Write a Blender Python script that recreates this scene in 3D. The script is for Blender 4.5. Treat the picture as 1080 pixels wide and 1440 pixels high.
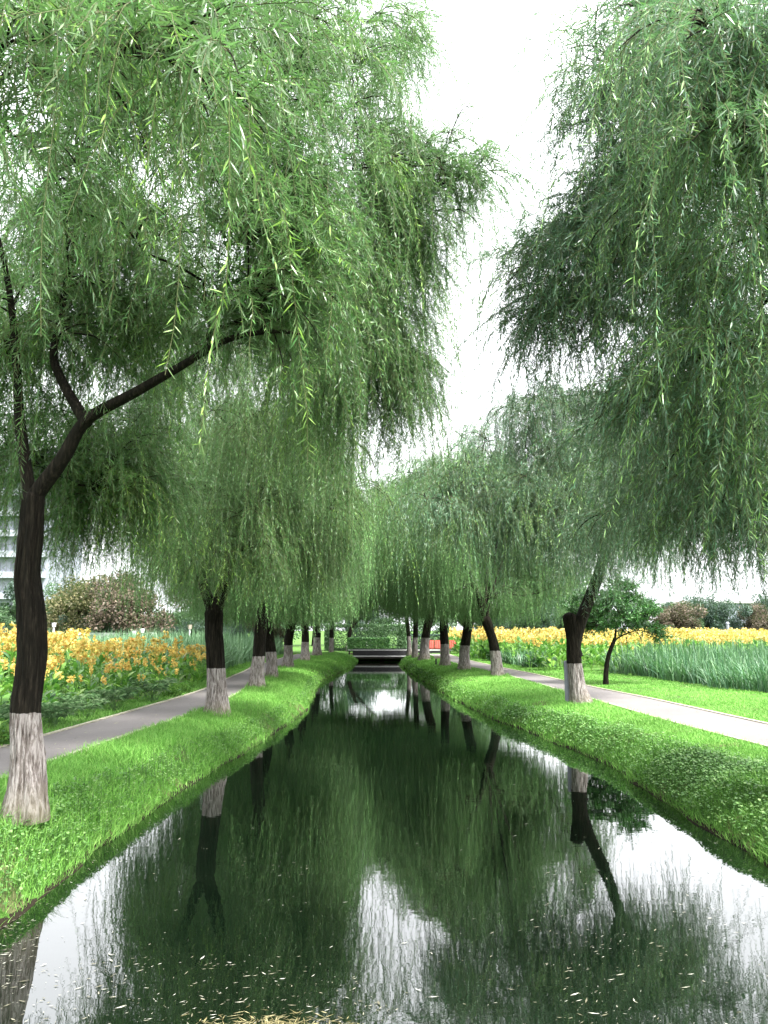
import bpy, math, random
import numpy as np
from mathutils import Vector, noise

for o in list(bpy.data.objects):
    bpy.data.objects.remove(o, do_unlink=True)
S = bpy.context.scene
C = S.collection
R = math.radians

# ------------------------------------------------------------------ camera
cd = bpy.data.cameras.new('camera')
cam = bpy.data.objects.new('camera', cd); C.objects.link(cam)
cd.sensor_fit = 'VERTICAL'; cd.angle_y = 2 * math.atan(720 / 1088)
cam.location = (0, 0, 2.3); cam.rotation_euler = (R(98.6), 0, 0)
cd.clip_start = 0.05; cd.clip_end = 2000
S.camera = cam

# ------------------------------------------------------------------ sky, sun, exposure
W = bpy.data.worlds.new('World'); S.world = W; W.use_nodes = True
nt = W.node_tree; nt.nodes.clear()
sky = nt.nodes.new('ShaderNodeTexSky'); sky.sky_type = 'NISHITA'; sky.sun_disc = False
SUN_EL = 55.0
sky.sun_elevation = R(SUN_EL); sky.sun_rotation = R(135); sky.air_density = 1.0; sky.dust_density = 6.0; sky.ozone_density = 1.0
hs = nt.nodes.new('ShaderNodeHueSaturation'); hs.inputs['Saturation'].default_value = 0.10   # overcast: the blue is veiled
bg = nt.nodes.new('ShaderNodeBackground'); bg.inputs['Strength'].default_value = 0.11
wo = nt.nodes.new('ShaderNodeOutputWorld')
mxs = nt.nodes.new('ShaderNodeMix'); mxs.data_type = 'RGBA'; mxs.inputs[0].default_value = .55; mxs.inputs[7].default_value = (3.6, 3.7, 3.85, 1)   # even cloud deck
nt.links.new(sky.outputs[0], hs.inputs['Color']); nt.links.new(hs.outputs[0], mxs.inputs[6]); nt.links.new(mxs.outputs[2], bg.inputs[0]); nt.links.new(bg.outputs[0], wo.inputs[0])
sl = bpy.data.lights.new('sun', 'SUN'); sl.energy = 1.4; sl.angle = R(11); sl.color = (1.0, .97, .92)
sun = bpy.data.objects.new('sun', sl); C.objects.link(sun); sun.rotation_euler = (R(90 - SUN_EL), 0, R(45))
S.view_settings.view_transform = 'Standard'; S.view_settings.look = 'None'
S.view_settings.exposure = 3.25; S.view_settings.gamma = 1; S.view_settings.use_curve_mapping = False
S.render.engine = 'CYCLES'
cy = S.cycles
cy.max_bounces = 6; cy.diffuse_bounces = 4; cy.glossy_bounces = 3; cy.transmission_bounces = 4; cy.transparent_max_bounces = 4; cy.volume_bounces = 0
cy.use_denoising = True; cy.caustics_reflective = False; cy.caustics_refractive = False
try:
    cy.denoiser = 'OPENIMAGEDENOISE'; cy.denoising_prefilter = 'ACCURATE'; cy.denoising_input_passes = 'RGB_ALBEDO_NORMAL'
except Exception:
    pass
cy.sample_clamp_indirect = 8

# ------------------------------------------------------------------ materials
class NT:
    def __init__(s, name):
        s.m = bpy.data.materials.new(name); s.m.use_nodes = True
        s.t = s.m.node_tree; s.t.nodes.clear()
        s.out = s.n('ShaderNodeOutputMaterial')
    def n(s, kind, **kw):
        nd = s.t.nodes.new(kind)
        for k, v in kw.items():
            if k.startswith('i_'):
                key = k[2:].replace('_', ' ')
                nd.inputs[int(key) if key.isdigit() else key].default_value = v
            else:
                setattr(nd, k, v)
        return nd
    def l(s, a, b): s.t.links.new(a, b)
    def attr(s, name): return s.n('ShaderNodeAttribute', attribute_name=name).outputs['Fac']
    def ramp(s, fac, stops):
        r = s.n('ShaderNodeValToRGB'); e = r.color_ramp.elements
        while len(e) < len(stops): e.new(.5)
        for el, (p, c) in zip(e, stops):
            el.position = p; el.color = (*c, 1)
        s.l(fac, r.inputs[0]); return r.outputs[0]
    def mix(s, fac, a, b, mode='MIX'):
        m = s.n('ShaderNodeMix', data_type='RGBA', blend_type=mode)
        for sock, v in ((m.inputs[0], fac), (m.inputs[6], a), (m.inputs[7], b)):
            if isinstance(v, (int, float)): sock.default_value = v
            elif isinstance(v, tuple): sock.default_value = (*v, 1)
            else: s.l(v, sock)
        return m.outputs[2]
    def math(s, op, a, b=0.0, clamp=False):
        m = s.n('ShaderNodeMath', operation=op, use_clamp=clamp)
        for sock, v in zip(m.inputs, (a, b)):
            if isinstance(v, (int, float)): sock.default_value = v
            else: s.l(v, sock)
        return m.outputs[0]
    def noise(s, vec, scale, detail=3, rough=.55):
        n = s.n('ShaderNodeTexNoise', i_Scale=scale, i_Detail=detail, i_Roughness=rough)
        if vec is not None: s.l(vec, n.inputs['Vector'])
        return n.outputs['Fac']
    def mapping(s, src, scale):
        m = s.n('ShaderNodeMapping'); m.inputs['Scale'].default_value = scale; s.l(src, m.inputs['Vector']); return m.outputs[0]
    def obj(s): return s.n('ShaderNodeTexCoord').outputs['Object']
    def pos(s): return s.n('ShaderNodeNewGeometry').outputs['Position']
    def bsdf(s, color, rough=.6, spec=.3, bump=None, bstr=.3, bdist=.02, ior=None):
        b = s.n('ShaderNodeBsdfPrincipled')
        for sock, v in ((b.inputs['Base Color'], color), (b.inputs['Roughness'], rough)):
            if isinstance(v, (int, float)): sock.default_value = v
            elif isinstance(v, tuple): sock.default_value = (*v, 1)
            else: s.l(v, sock)
        b.inputs['Specular IOR Level'].default_value = spec
        if ior: b.inputs['IOR'].default_value = ior
        if bump is not None:
            bp = s.n('ShaderNodeBump'); bp.inputs['Strength'].default_value = bstr; bp.inputs['Distance'].default_value = bdist
            s.l(bump, bp.inputs['Height']); s.l(bp.outputs[0], b.inputs['Normal'])
        return b.outputs[0]
    def done(s, shader): s.l(shader, s.out.inputs['Surface']); return s.m

def plain(name, col, rough=.6, var=.15, scale=6, spec=.3):
    k = NT(name); v = k.noise(k.obj(), scale, 4)
    a = tuple(c * (1 - var) for c in col); b = tuple(min(1, c * (1 + var)) for c in col)
    return k.done(k.bsdf(k.ramp(v, [(.3, a), (.7, b)]), rough, spec, v, .15, .01))

def leaf_mat(name, stops, back=None, trans=.3, rough=.5, spec=.25, tone=((.0, .50), (1.0, 1.55)), young=None):
    """greens spread by the leaf's own number, each spray a little paler or deeper, glaucous undersides"""
    k = NT(name)
    c = k.ramp(k.attr('rnd'), stops)
    if young:
        c = k.mix(k.math('GREATER_THAN', k.attr('tone'), .80), c, k.mix(.65, c, young))
    t = k.math('ADD', k.math('MULTIPLY', k.attr('tone'), tone[1][1] - tone[0][1]), tone[0][1])
    g = k.n('ShaderNodeCombineColor'); [k.l(t, g.inputs[i]) for i in range(3)]
    c = k.mix(1.0, c, g.outputs[0], 'MULTIPLY')
    if back:
        c = k.mix(k.math('MULTIPLY', k.n('ShaderNodeNewGeometry').outputs['Backfacing'], .75), c, back)
    b = k.bsdf(c, rough, spec)
    tr = k.n('ShaderNodeBsdfTranslucent'); k.l(k.mix(.5, c, (.07, .24, .03)), tr.inputs[0])
    mx = k.n('ShaderNodeMixShader'); mx.inputs[0].default_value = trans
    k.l(b, mx.inputs[1]); k.l(tr.outputs[0], mx.inputs[2])
    return k.done(mx.outputs[0])

def bark_mat(name, white=True):
    k = NT(name); co = k.obj()
    fur = k.noise(k.mapping(co, (1, 1, .11)), 34, 6, .7)
    mott = k.noise(co, 3.5, 4)
    bark = k.ramp(fur, [(.36, (.002, .0017, .0013)), (.52, (.010, .008, .006)), (.70, (.040, .032, .024))])
    bark = k.mix(k.math('MULTIPLY', mott, .35), bark, (.014, .014, .008))
    c = bark
    if white:
        sep = k.n('ShaderNodeSeparateXYZ'); k.l(co, sep.inputs[0])
        edge = k.math('ADD', sep.outputs[2], k.math('MULTIPLY', k.math('SUBTRACT', k.noise(co, 9, 2), .5), .07))
        mask = k.math('LESS_THAN', edge, 0.93)
        lime = k.ramp(fur, [(.34, (.03, .024, .020)), (.45, (.14, .120, .110)), (.55, (.30, .275, .262)), (.8, (.43, .40, .385))])
        worn = k.math('GREATER_THAN', k.noise(k.mapping(co, (1, 1, .3)), 11, 4, .7), .56)
        lime = k.mix(k.math('MULTIPLY', worn, .65), lime, (.13, .11, .098))
        low = k.math('MULTIPLY', k.math('SUBTRACT', .30, edge, True), 1.6, True)
        lime = k.mix(low, lime, (.14, .13, .075))
        c = k.mix(mask, bark, lime)
    return k.done(k.bsdf(c, .9, .1, fur, 1.0, .05))

GREENS = [(0, (.020, .068, .018)), (.35, (.048, .142, .034)), (.7, (.100, .230, .056)), (1, (.20, .34, .110))]
GREENS_B = [(0, (.022, .074, .036)), (.4, (.048, .130, .062)), (.75, (.092, .195, .100)), (1, (.18, .275, .175))]
M = dict(
    leaf_a=leaf_mat('willow leaf', GREENS, (.155, .22, .115), .36, .38, .5, young=(.16, .26, .03)),
    leaf_b=leaf_mat('willow leaf bluish', GREENS_B, (.14, .19, .15), .30, .38, .5, young=(.14, .25, .04)),
    leaf_far=leaf_mat('willow leaf far', [(0, (.034, .100, .028)), (.5, (.080, .190, .052)), (1, (.16, .29, .095))], (.15, .23, .13), .36),
    bark=bark_mat('willow bark limewashed'),
    bark_dark=bark_mat('bark', False),
    twig=plain('twig', (.075, .085, .030), .7),
    grass=leaf_mat('grass blade', [(0, (.075, .205, .032)), (.5, (.150, .340, .062)), (1, (.27, .45, .12))], None, .40, .55, .2, ((0, .72), (1, 1.3))),
    weed=leaf_mat('bank weed leaf', [(0, (.050, .120, .032)), (.6, (.095, .205, .052)), (1, (.19, .30, .11))], None, .3, .5, .3, ((0, .6), (1, 1.2))),
    reed=leaf_mat('reed blade', [(0, (.026, .070, .040)), (.5, (.062, .140, .070)), (1, (.16, .26, .13))], None, .3, .4, .4, ((0, .5), (1, 1.5))),
    reed_pale=leaf_mat('pale reed blade', [(0, (.065, .125, .070)), (.5, (.10, .185, .095)), (1, (.16, .25, .14))], None, .25),
    canna_leaf=leaf_mat('canna leaf', [(0, (.040, .125, .030)), (.5, (.12, .275, .040)), (1, (.23, .39, .065))], None, .35, .4, .4, ((0, .6), (1, 1.3))),
    canna_flower=leaf_mat('canna petal', [(0, (.56, .27, .07)), (.35, (.64, .40, .10)), (.7, (.68, .50, .13)), (1, (.70, .60, .22))], None, .35, .5, .2, ((0, .85), (1, 1.15))),
    fern=leaf_mat('sedge leaf', [(0, (.045, .105, .042)), (.6, (.11, .20, .085)), (1, (.26, .36, .20))], None, .3, .4, .4),
    shrub=leaf_mat('low shrub leaf', [(0, (.045, .120, .025)), (.6, (.090, .190, .032)), (1, (.17, .28, .07))], None, .3),
    broad=leaf_mat('broad leaf', [(0, (.020, .065, .020)), (.6, (.042, .120, .032)), (1, (.09, .19, .05))], None, .25, .4, .4),
    bt_green=leaf_mat('far tree green', [(0, (.040, .085, .040)), (1, (.100, .165, .080))], None, .25),
    bt_dark=leaf_mat('far tree dark', [(0, (.030, .055, .045)), (1, (.075, .11, .085))], None, .2),
    bt_red=leaf_mat('far tree red', [(0, (.060, .046, .034)), (1, (.135, .100, .075))], None, .2),
    bt_olive=leaf_mat('far tree olive', [(0, (.055, .055, .024)), (1, (.13, .115, .055))], None, .25),
    canna_yellow=leaf_mat('yellow canna petal', [(0, (.62, .36, .08)), (.5, (.70, .50, .13)), (1, (.74, .62, .28))], None, .35, .5, .2, ((0, .85), (1, 1.15))),
    debris=leaf_mat('fallen leaf', [(0, (.08, .075, .045)), (.5, (.20, .19, .14)), (1, (.38, .38, .33))], None, .1, .55, .3, ((0, .8), (1, 1.1))),
    straw=leaf_mat('straw', [(0, (.06, .05, .02)), (.6, (.15, .13, .06)), (1, (.28, .25, .14))], None, .1),
)

def ground_mat():
    k = NT('ground'); p = k.pos()
    a = k.noise(p, 1.2, 5); b = k.noise(p, 14, 4)
    c = k.ramp(a, [(.3, (.045, .120, .018)), (.7, (.080, .185, .028))])
    c = k.mix(k.math('MULTIPLY', b, .6), c, (.030, .055, .014))
    c = k.mix(k.math('MULTIPLY', k.math('GREATER_THAN', k.noise(p, 1.9, 4), .58), .7), c, (.085, .065, .040))
    sep = k.n('ShaderNodeSeparateXYZ'); k.l(p, sep.inputs[0])
    h = k.math('ADD', sep.outputs[2], k.math('MULTIPLY', k.math('SUBTRACT', b, .5), .16))
    wet = k.math('LESS_THAN', h, .045)
    c = k.mix(wet, c, (.016, .013, .008))
    return k.done(k.bsdf(c, .9, .1, b, .6, .04))
def path_mat():
    k = NT('path paving'); p = k.pos()
    a = k.noise(p, .7, 5); b = k.noise(p, 60, 3); d = k.noise(p, 4, 5, .7)
    br = k.n('ShaderNodeTexBrick'); k.l(k.mapping(p, (1, 1, 1)), br.inputs['Vector'])
    br.inputs['Scale'].default_value = 5; br.inputs['Mortar Size'].default_value = .012
    br.inputs['Color1'].default_value = (0.124, 0.114, 0.111, 1); br.inputs['Color2'].default_value = (0.146, 0.134, 0.131, 1); br.inputs['Mortar'].default_value = (0.084, 0.077, 0.075, 1)
    c = k.mix(.8, br.outputs['Color'], k.ramp(a, [(.3, (0.114, 0.104, 0.102)), (.7, (0.165, 0.151, 0.147))]))
    c = k.mix(k.math('MULTIPLY', k.math('GREATER_THAN', d, .6), .3), c, (0.091, 0.084, 0.082))
    c = k.mix(.25, c, k.ramp(b, [(.3, (0.069, 0.064, 0.062)), (.7, (0.191, 0.175, 0.170))]))
    return k.done(k.bsdf(c, .85, .2, b, .4, .004))
def water_mat():
    k = NT('water'); p = k.pos()
    w1 = k.noise(k.mapping(p, (1.0, 1.6, 1)), 1.7, 2, .5)
    w2 = k.noise(k.mapping(p, (1.0, 2.2, 1)), 7.0, 2, .5)
    gust = k.noise(p, .16, 2)
    g = k.ramp(gust, [(.42, (.30, .30, .30)), (.66, (1, 1, 1))])
    hgt = k.math('ADD', k.math('MULTIPLY', w1, .55), k.math('MULTIPLY', k.math('MULTIPLY', w2, g), .16))
    c = k.ramp(k.noise(p, .5, 3), [(.3, (.001, .003, .0015)), (.7, (.003, .006, .003))])
    b = k.bsdf(c, .004, .5, hgt, 1.0, .0020, ior=2.1)
    return k.done(b)
M['ground'] = ground_mat(); M['path'] = path_mat(); M['water'] = water_mat()
M['kerb'] = plain('kerb stone', (.30, .285, .215), .85, .3, 9)
M['concrete'] = plain('concrete', (.34, .34, .33), .85, .2, 3)
M['pale_concrete'] = plain('pale concrete', (.46, .46, .45), .8, .15, 3)
M['grey_paint'] = plain('grey post paint', (.20, .20, .25), .6, .12, 8)
M['dark_metal'] = plain('dark metal', (.018, .018, .02), .5, .2, 8)
M['tan'] = plain('lamp cap', (.36, .30, .25), .6, .15, 8)
M['red'] = plain('red barrier', (.36, .07, .05), .5, .15, 3)
M['red_pale'] = plain('red barrier bar', (.60, .20, .17), .5, .15, 3)
M['white_paint'] = plain('white paint', (.62, .62, .62), .6, .1, 6)
M['facade'] = plain('pale facade', (.20, .215, .25), .8, .06, .4)
M['band'] = plain('balcony band', (.23, .245, .275), .8, .05, .4)
M['glass'] = plain('window glass', (.11, .125, .15), .25, .2, .5, .6)
M['dark_concrete'] = plain('wet concrete', (.07, .055, .048), .7, .25, 3)  # plain dark brown concrete for the footbridge deck
M['soil'] = plain('bare soil', (.12, .09, .06), .95, .3, 5)

# ------------------------------------------------------------------ object helpers
def tag(o, label=None, cat=None, group=None, kind=None):
    if label: o['label'] = label
    if cat: o['category'] = cat
    if group: o['group'] = group
    if kind: o['kind'] = kind
    return o
def empty(name, loc, label, cat, group=None, rz=0, scale=1):
    o = bpy.data.objects.new(name, None); C.objects.link(o); o.location = loc; o.rotation_euler = (0, 0, rz); o.scale = (scale,) * 3
    o.empty_display_size = .2
    return tag(o, label, cat, group)
def link_mesh(name, me, parent=None, loc=None):
    o = bpy.data.objects.new(name, me); C.objects.link(o)
    if parent is not None: o.parent = parent
    if loc: o.location = loc
    return o
def copy_tree(o, loc, rz, scale, label, group=None, parent=None, mats=None):
    c = o.copy(); C.objects.link(c)
    if parent is None:
        c.location = loc; c.rotation_euler = (0, 0, rz); c.scale = scale if isinstance(scale, tuple) else (scale,) * 3
        c['label'] = label
        if group: c['group'] = group
    else:
        c.parent = parent
    if mats and c.type == 'MESH' and c.name.split('.')[0] in mats:
        c.material_slots[0].link = 'OBJECT'; c.material_slots[0].material = mats[c.name.split('.')[0]]
    for ch in list(o.children): copy_tree(ch, None, None, None, None, None, c, mats)
    return c

class Acc:
    """collects vertices and faces as numpy arrays and links them as ONE mesh"""
    def __init__(s): s.v = []; s.f = []; s.nv = 0; s.rnd = []; s.tone = []
    def add(s, v, faces, mat=0, rnd=None, tone=None, smooth=False):
        v = np.asarray(v, np.float32).reshape(-1, 3); n = len(v)
        for fa in faces if isinstance(faces, list) else [faces]:
            fa = np.asarray(fa, np.int32)
            if len(fa): s.f.append((fa + s.nv, mat, smooth))
        s.v.append(v); s.nv += n
        s.rnd.append(np.broadcast_to(np.asarray(.5 if rnd is None else rnd, np.float32), (n,)))
        s.tone.append(np.broadcast_to(np.asarray(.5 if tone is None else tone, np.float32), (n,)))
    def box(s, c, d, mat=0, rz=0):
        x, y, z = (q / 2 for q in d)
        v = np.array([(sx * x, sy * y, sz * z) for sz in (-1, 1) for sy in (-1, 1) for sx in (-1, 1)])
        if rz:
            ca, sa = math.cos(rz), math.sin(rz); v = np.c_[v[:, 0] * ca - v[:, 1] * sa, v[:, 0] * sa + v[:, 1] * ca, v[:, 2]]
        s.add(v + np.array(c), np.array([(0, 2, 3, 1), (4, 5, 7, 6), (0, 1, 5, 4), (2, 6, 7, 3), (0, 4, 6, 2), (1, 3, 7, 5)]), mat)
    def mesh(s, name, mats):
        me = bpy.data.meshes.new(name)
        if not isinstance(mats, (list, tuple)): mats = [mats]
        for m in mats: me.materials.append(m)
        if s.nv == 0: return me
        V = np.concatenate(s.v)
        me.vertices.add(len(V)); me.vertices.foreach_set('co', V.ravel())
        tot = sum(f.size for f, _, _ in s.f); npoly = sum(len(f) for f, _, _ in s.f)
        me.loops.add(tot); me.loops.foreach_set('vertex_index', np.concatenate([f.ravel() for f, _, _ in s.f]))
        me.polygons.add(npoly)
        cnt = np.concatenate([np.full(len(f), f.shape[1], np.int32) for f, _, _ in s.f])
        st = np.zeros(npoly, np.int32); st[1:] = np.cumsum(cnt)[:-1]
        me.polygons.foreach_set('loop_start', st)
        me.polygons.foreach_set('material_index', np.concatenate([np.full(len(f), m, np.int32) for f, m, _ in s.f]))
        me.polygons.foreach_set('use_smooth', np.concatenate([np.full(len(f), sm, bool) for f, _, sm in s.f]))
        for nm, arr in (('rnd', s.rnd), ('tone', s.tone)):
            a = me.attributes.new(nm, 'FLOAT', 'POINT'); a.data.foreach_set('value', np.concatenate(arr))
        me.update(calc_edges=True)
        return me
    def obj(s, name, mats, parent=None, loc=None): return link_mesh(name, s.mesh(name, mats), parent, loc)

def nrm(a): return a / np.maximum(np.linalg.norm(a, axis=-1, keepdims=True), 1e-9)

def tubes(acc, P, Rr, sides, mat=0, rnd=None, tone=None, smooth=True, shape=None):
    """P (n,K,3) centre lines, Rr (n,K) radii"""
    P = np.asarray(P, float); Rr = np.asarray(Rr, float); n, K, _ = P.shape
    T = np.empty_like(P); T[:, 1:-1] = P[:, 2:] - P[:, :-2]; T[:, 0] = P[:, 1] - P[:, 0]; T[:, -1] = P[:, -1] - P[:, -2]
    T = nrm(T)
    ref = np.where(np.abs(nrm(P[:, -1] - P[:, 0])[:, None, 2:3]) > .8, np.array([0., 1., 0.]), np.array([0., 0., 1.]))
    U = nrm(np.cross(T, np.broadcast_to(ref, T.shape))); V = np.cross(T, U)
    a = np.arange(sides) * 2 * math.pi / sides
    rr = Rr[..., None] * (np.ones((1, 1, sides)) if shape is None else shape)
    ring = P[:, :, None] + rr[..., None] * (np.cos(a)[None, None, :, None] * U[:, :, None] + np.sin(a)[None, None, :, None] * V[:, :, None])
    i = np.arange(n)[:, None, None] * K * sides + np.arange(K - 1)[None, :, None] * sides + np.arange(sides)[None, None, :]
    j = np.arange(n)[:, None, None] * K * sides + np.arange(K - 1)[None, :, None] * sides + ((np.arange(sides) + 1) % sides)[None, None, :]
    F = np.stack([i, j, j + sides, i + sides], -1).reshape(-1, 4)
    rep = lambda q: None if q is None else np.repeat(np.broadcast_to(q, (n,)), K * sides)
    acc.add(ring.reshape(-1, 3), F, mat, rep(rnd), rep(tone), smooth)

def hang(rng, P0, D0, L, K, droop, sway=.0, wob=.12):
    """curves that start along D0 and bend over until they hang; returns (n,K+1,3)"""
    n = len(P0); out = np.empty((n, K + 1, 3)); out[:, 0] = P0; p = P0.copy()
    down = np.array([sway, sway * .3, -1.]); w = rng.normal(0, wob, (n, 3)); w[:, 2] *= .3
    for i in range(K):
        s = (i + .5) / K * L; e = np.exp(-s / droop)[:, None]
        d = nrm(D0 * e + down * (1 - e) + w * (.4 + .6 * (1 - e)) + rng.normal(0, wob * .5, (n, 3)))
        p = p + d * (L / K)[:, None]; out[:, i + 1] = p
    return out

def leaves_on(rng, acc, ST, L, spacing, size, ratio, detail, tone, mat=0, angle=(25, 60), down=.35, start=.08):
    """narrow leaves set alternately along every strand ST (n,K+1,3)"""
    n, K1, _ = ST.shape; K = K1 - 1
    cnt = np.maximum(2, (L / spacing).astype(int)); idx = np.repeat(np.arange(n), cnt); N = len(idx)
    off = np.cumsum(cnt) - cnt; k = np.arange(N) - off[idx]
    s = start + (1 - start) * (k + rng.random(N)) / cnt[idx]; s = np.clip(s, 0, .999)
    q = s * K; i0 = q.astype(int); fr = (q - i0)[:, None]
    a0 = ST[idx, i0]; a1 = ST[idx, i0 + 1]; p = a0 + (a1 - a0) * fr; t = nrm(a1 - a0)
    r = rng.normal(0, 1, (n, 3))[idx]; perp = nrm(nrm(np.cross(t, r)) * np.where(k % 2, 1, -1)[:, None] + rng.normal(0, .38, (N, 3)))
    ang = np.radians(rng.uniform(angle[0], angle[1], N))[:, None]
    ax = nrm(t * np.cos(ang) + perp * np.sin(ang) + np.array([0, 0, -down]) * rng.random((N, 1)))
    side = nrm(np.cross(ax, nrm(perp * .8 + rng.normal(0, .5, (N, 3)) + np.array([0, 0, .6]))))
    nn = np.cross(side, ax)
    ln = (size * rng.uniform(.6, 1.25, N) * (1 - .35 * s ** 3))[:, None]; w = ln * ratio
    rnd = np.clip(rng.normal(.45, .24, N), 0, 1); tn = np.clip(tone[idx] + rng.normal(0, .06, N), 0, 1)
    if detail:
        cv = rng.uniform(-.05, .22, (N, 1)) * ln
        V = np.stack([p, p + ax * ln * .33 + side * w * .5 - nn * cv * .15, p + ax * ln * .33 - side * w * .5 - nn * cv * .15,
                      p + ax * ln * .70 + side * w * .34 - nn * cv * .5, p + ax * ln * .70 - side * w * .34 - nn * cv * .5, p + ax * ln - nn * cv], 1)
        b = np.arange(N)[:, None] * 6
        acc.add(V.reshape(-1, 3), [b + np.array([[0, 1, 2]]), b + np.array([[1, 3, 4, 2]]), b + np.array([[3, 5, 4]])], mat, np.repeat(rnd, 6), np.repeat(tn, 6))
    else:
        V = np.stack([p, p + ax * ln * .42 + side * w * .5 + nn * w * .12, p + ax * ln, p + ax * ln * .42 - side * w * .5 + nn * w * .12], 1)
        b = np.arange(N)[:, None] * 4
        acc.add(V.reshape(-1, 3), [b + np.array([[0, 1, 2]]), b + np.array([[0, 2, 3]])], mat, np.repeat(rnd, 4), np.repeat(tn, 4))
    return N

def bez(p0, p1, p2, p3, K):
    t = np.linspace(0, 1, K)[:, None]
    return (1 - t) ** 3 * p0 + 3 * (1 - t) ** 2 * t * p1 + 3 * (1 - t) * t ** 2 * p2 + t ** 3 * p3
def dense(pts, K):
    """Catmull-Rom through the given points"""
    P = np.asarray(pts, float); P = np.vstack([2 * P[0] - P[1], P, 2 * P[-1] - P[-2]]); out = []
    u = np.linspace(0, len(P) - 3 - 1e-6, K)
    for q in u:
        i = int(q); t = q - i; a, b, c, d = P[i:i + 4]
        out.append(.5 * (2 * b + (c - a) * t + (2 * a - 5 * b + 4 * c - d) * t * t + (3 * b - a - 3 * c + d) * t ** 3))
    return np.array(out)

def bark_tube(pts, radii, K, sides, seed, flare=.35, amp=.07):
    """trunk with root flare, swellings and long furrows; Acc"""
    P = dense(pts, K); hh = np.linspace(0, 1, K); r = np.interp(hh, np.linspace(0, 1, len(radii)), radii)
    sh = np.ones((K, sides))
    for i in range(K):
        z = P[i][2]
        for j in range(sides):
            a = j * 2 * math.pi / sides; c, s_ = math.cos(a), math.sin(a)
            rid = 1 - abs(noise.noise(Vector((c * 5.5, s_ * 5.5, z * 1.1 + seed)))) * 2.6
            fine = noise.noise(Vector((c * 11 + seed, s_ * 11, z * 3.0)))
            lump = noise.noise(Vector((c * 1.1, s_ * 1.1, z * 1.3 + seed * 3)))
            fl = flare * math.exp(-max(z, 0) / .22) * (.65 + .6 * noise.noise(Vector((c * 1.7, s_ * 1.7, seed))))
            sh[i, j] = 1 + amp * (rid - .6) + amp * .5 * fine + .10 * lump + fl
    tip = P[-1] + (P[-1] - P[-2]) / np.linalg.norm(P[-1] - P[-2]) * np.array([[.35], [.62], [.8]]) * r[-1]     # a rounded end
    P = np.vstack([P, tip]); r = np.r_[r, r[-1] * np.array([.88, .6, .05])]; sh = np.vstack([sh, sh[-1:], sh[-1:], sh[-1:]])
    acc = Acc(); tubes(acc, P[None], r[None], sides, 0, None, None, True, sh[None]); return acc

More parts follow.
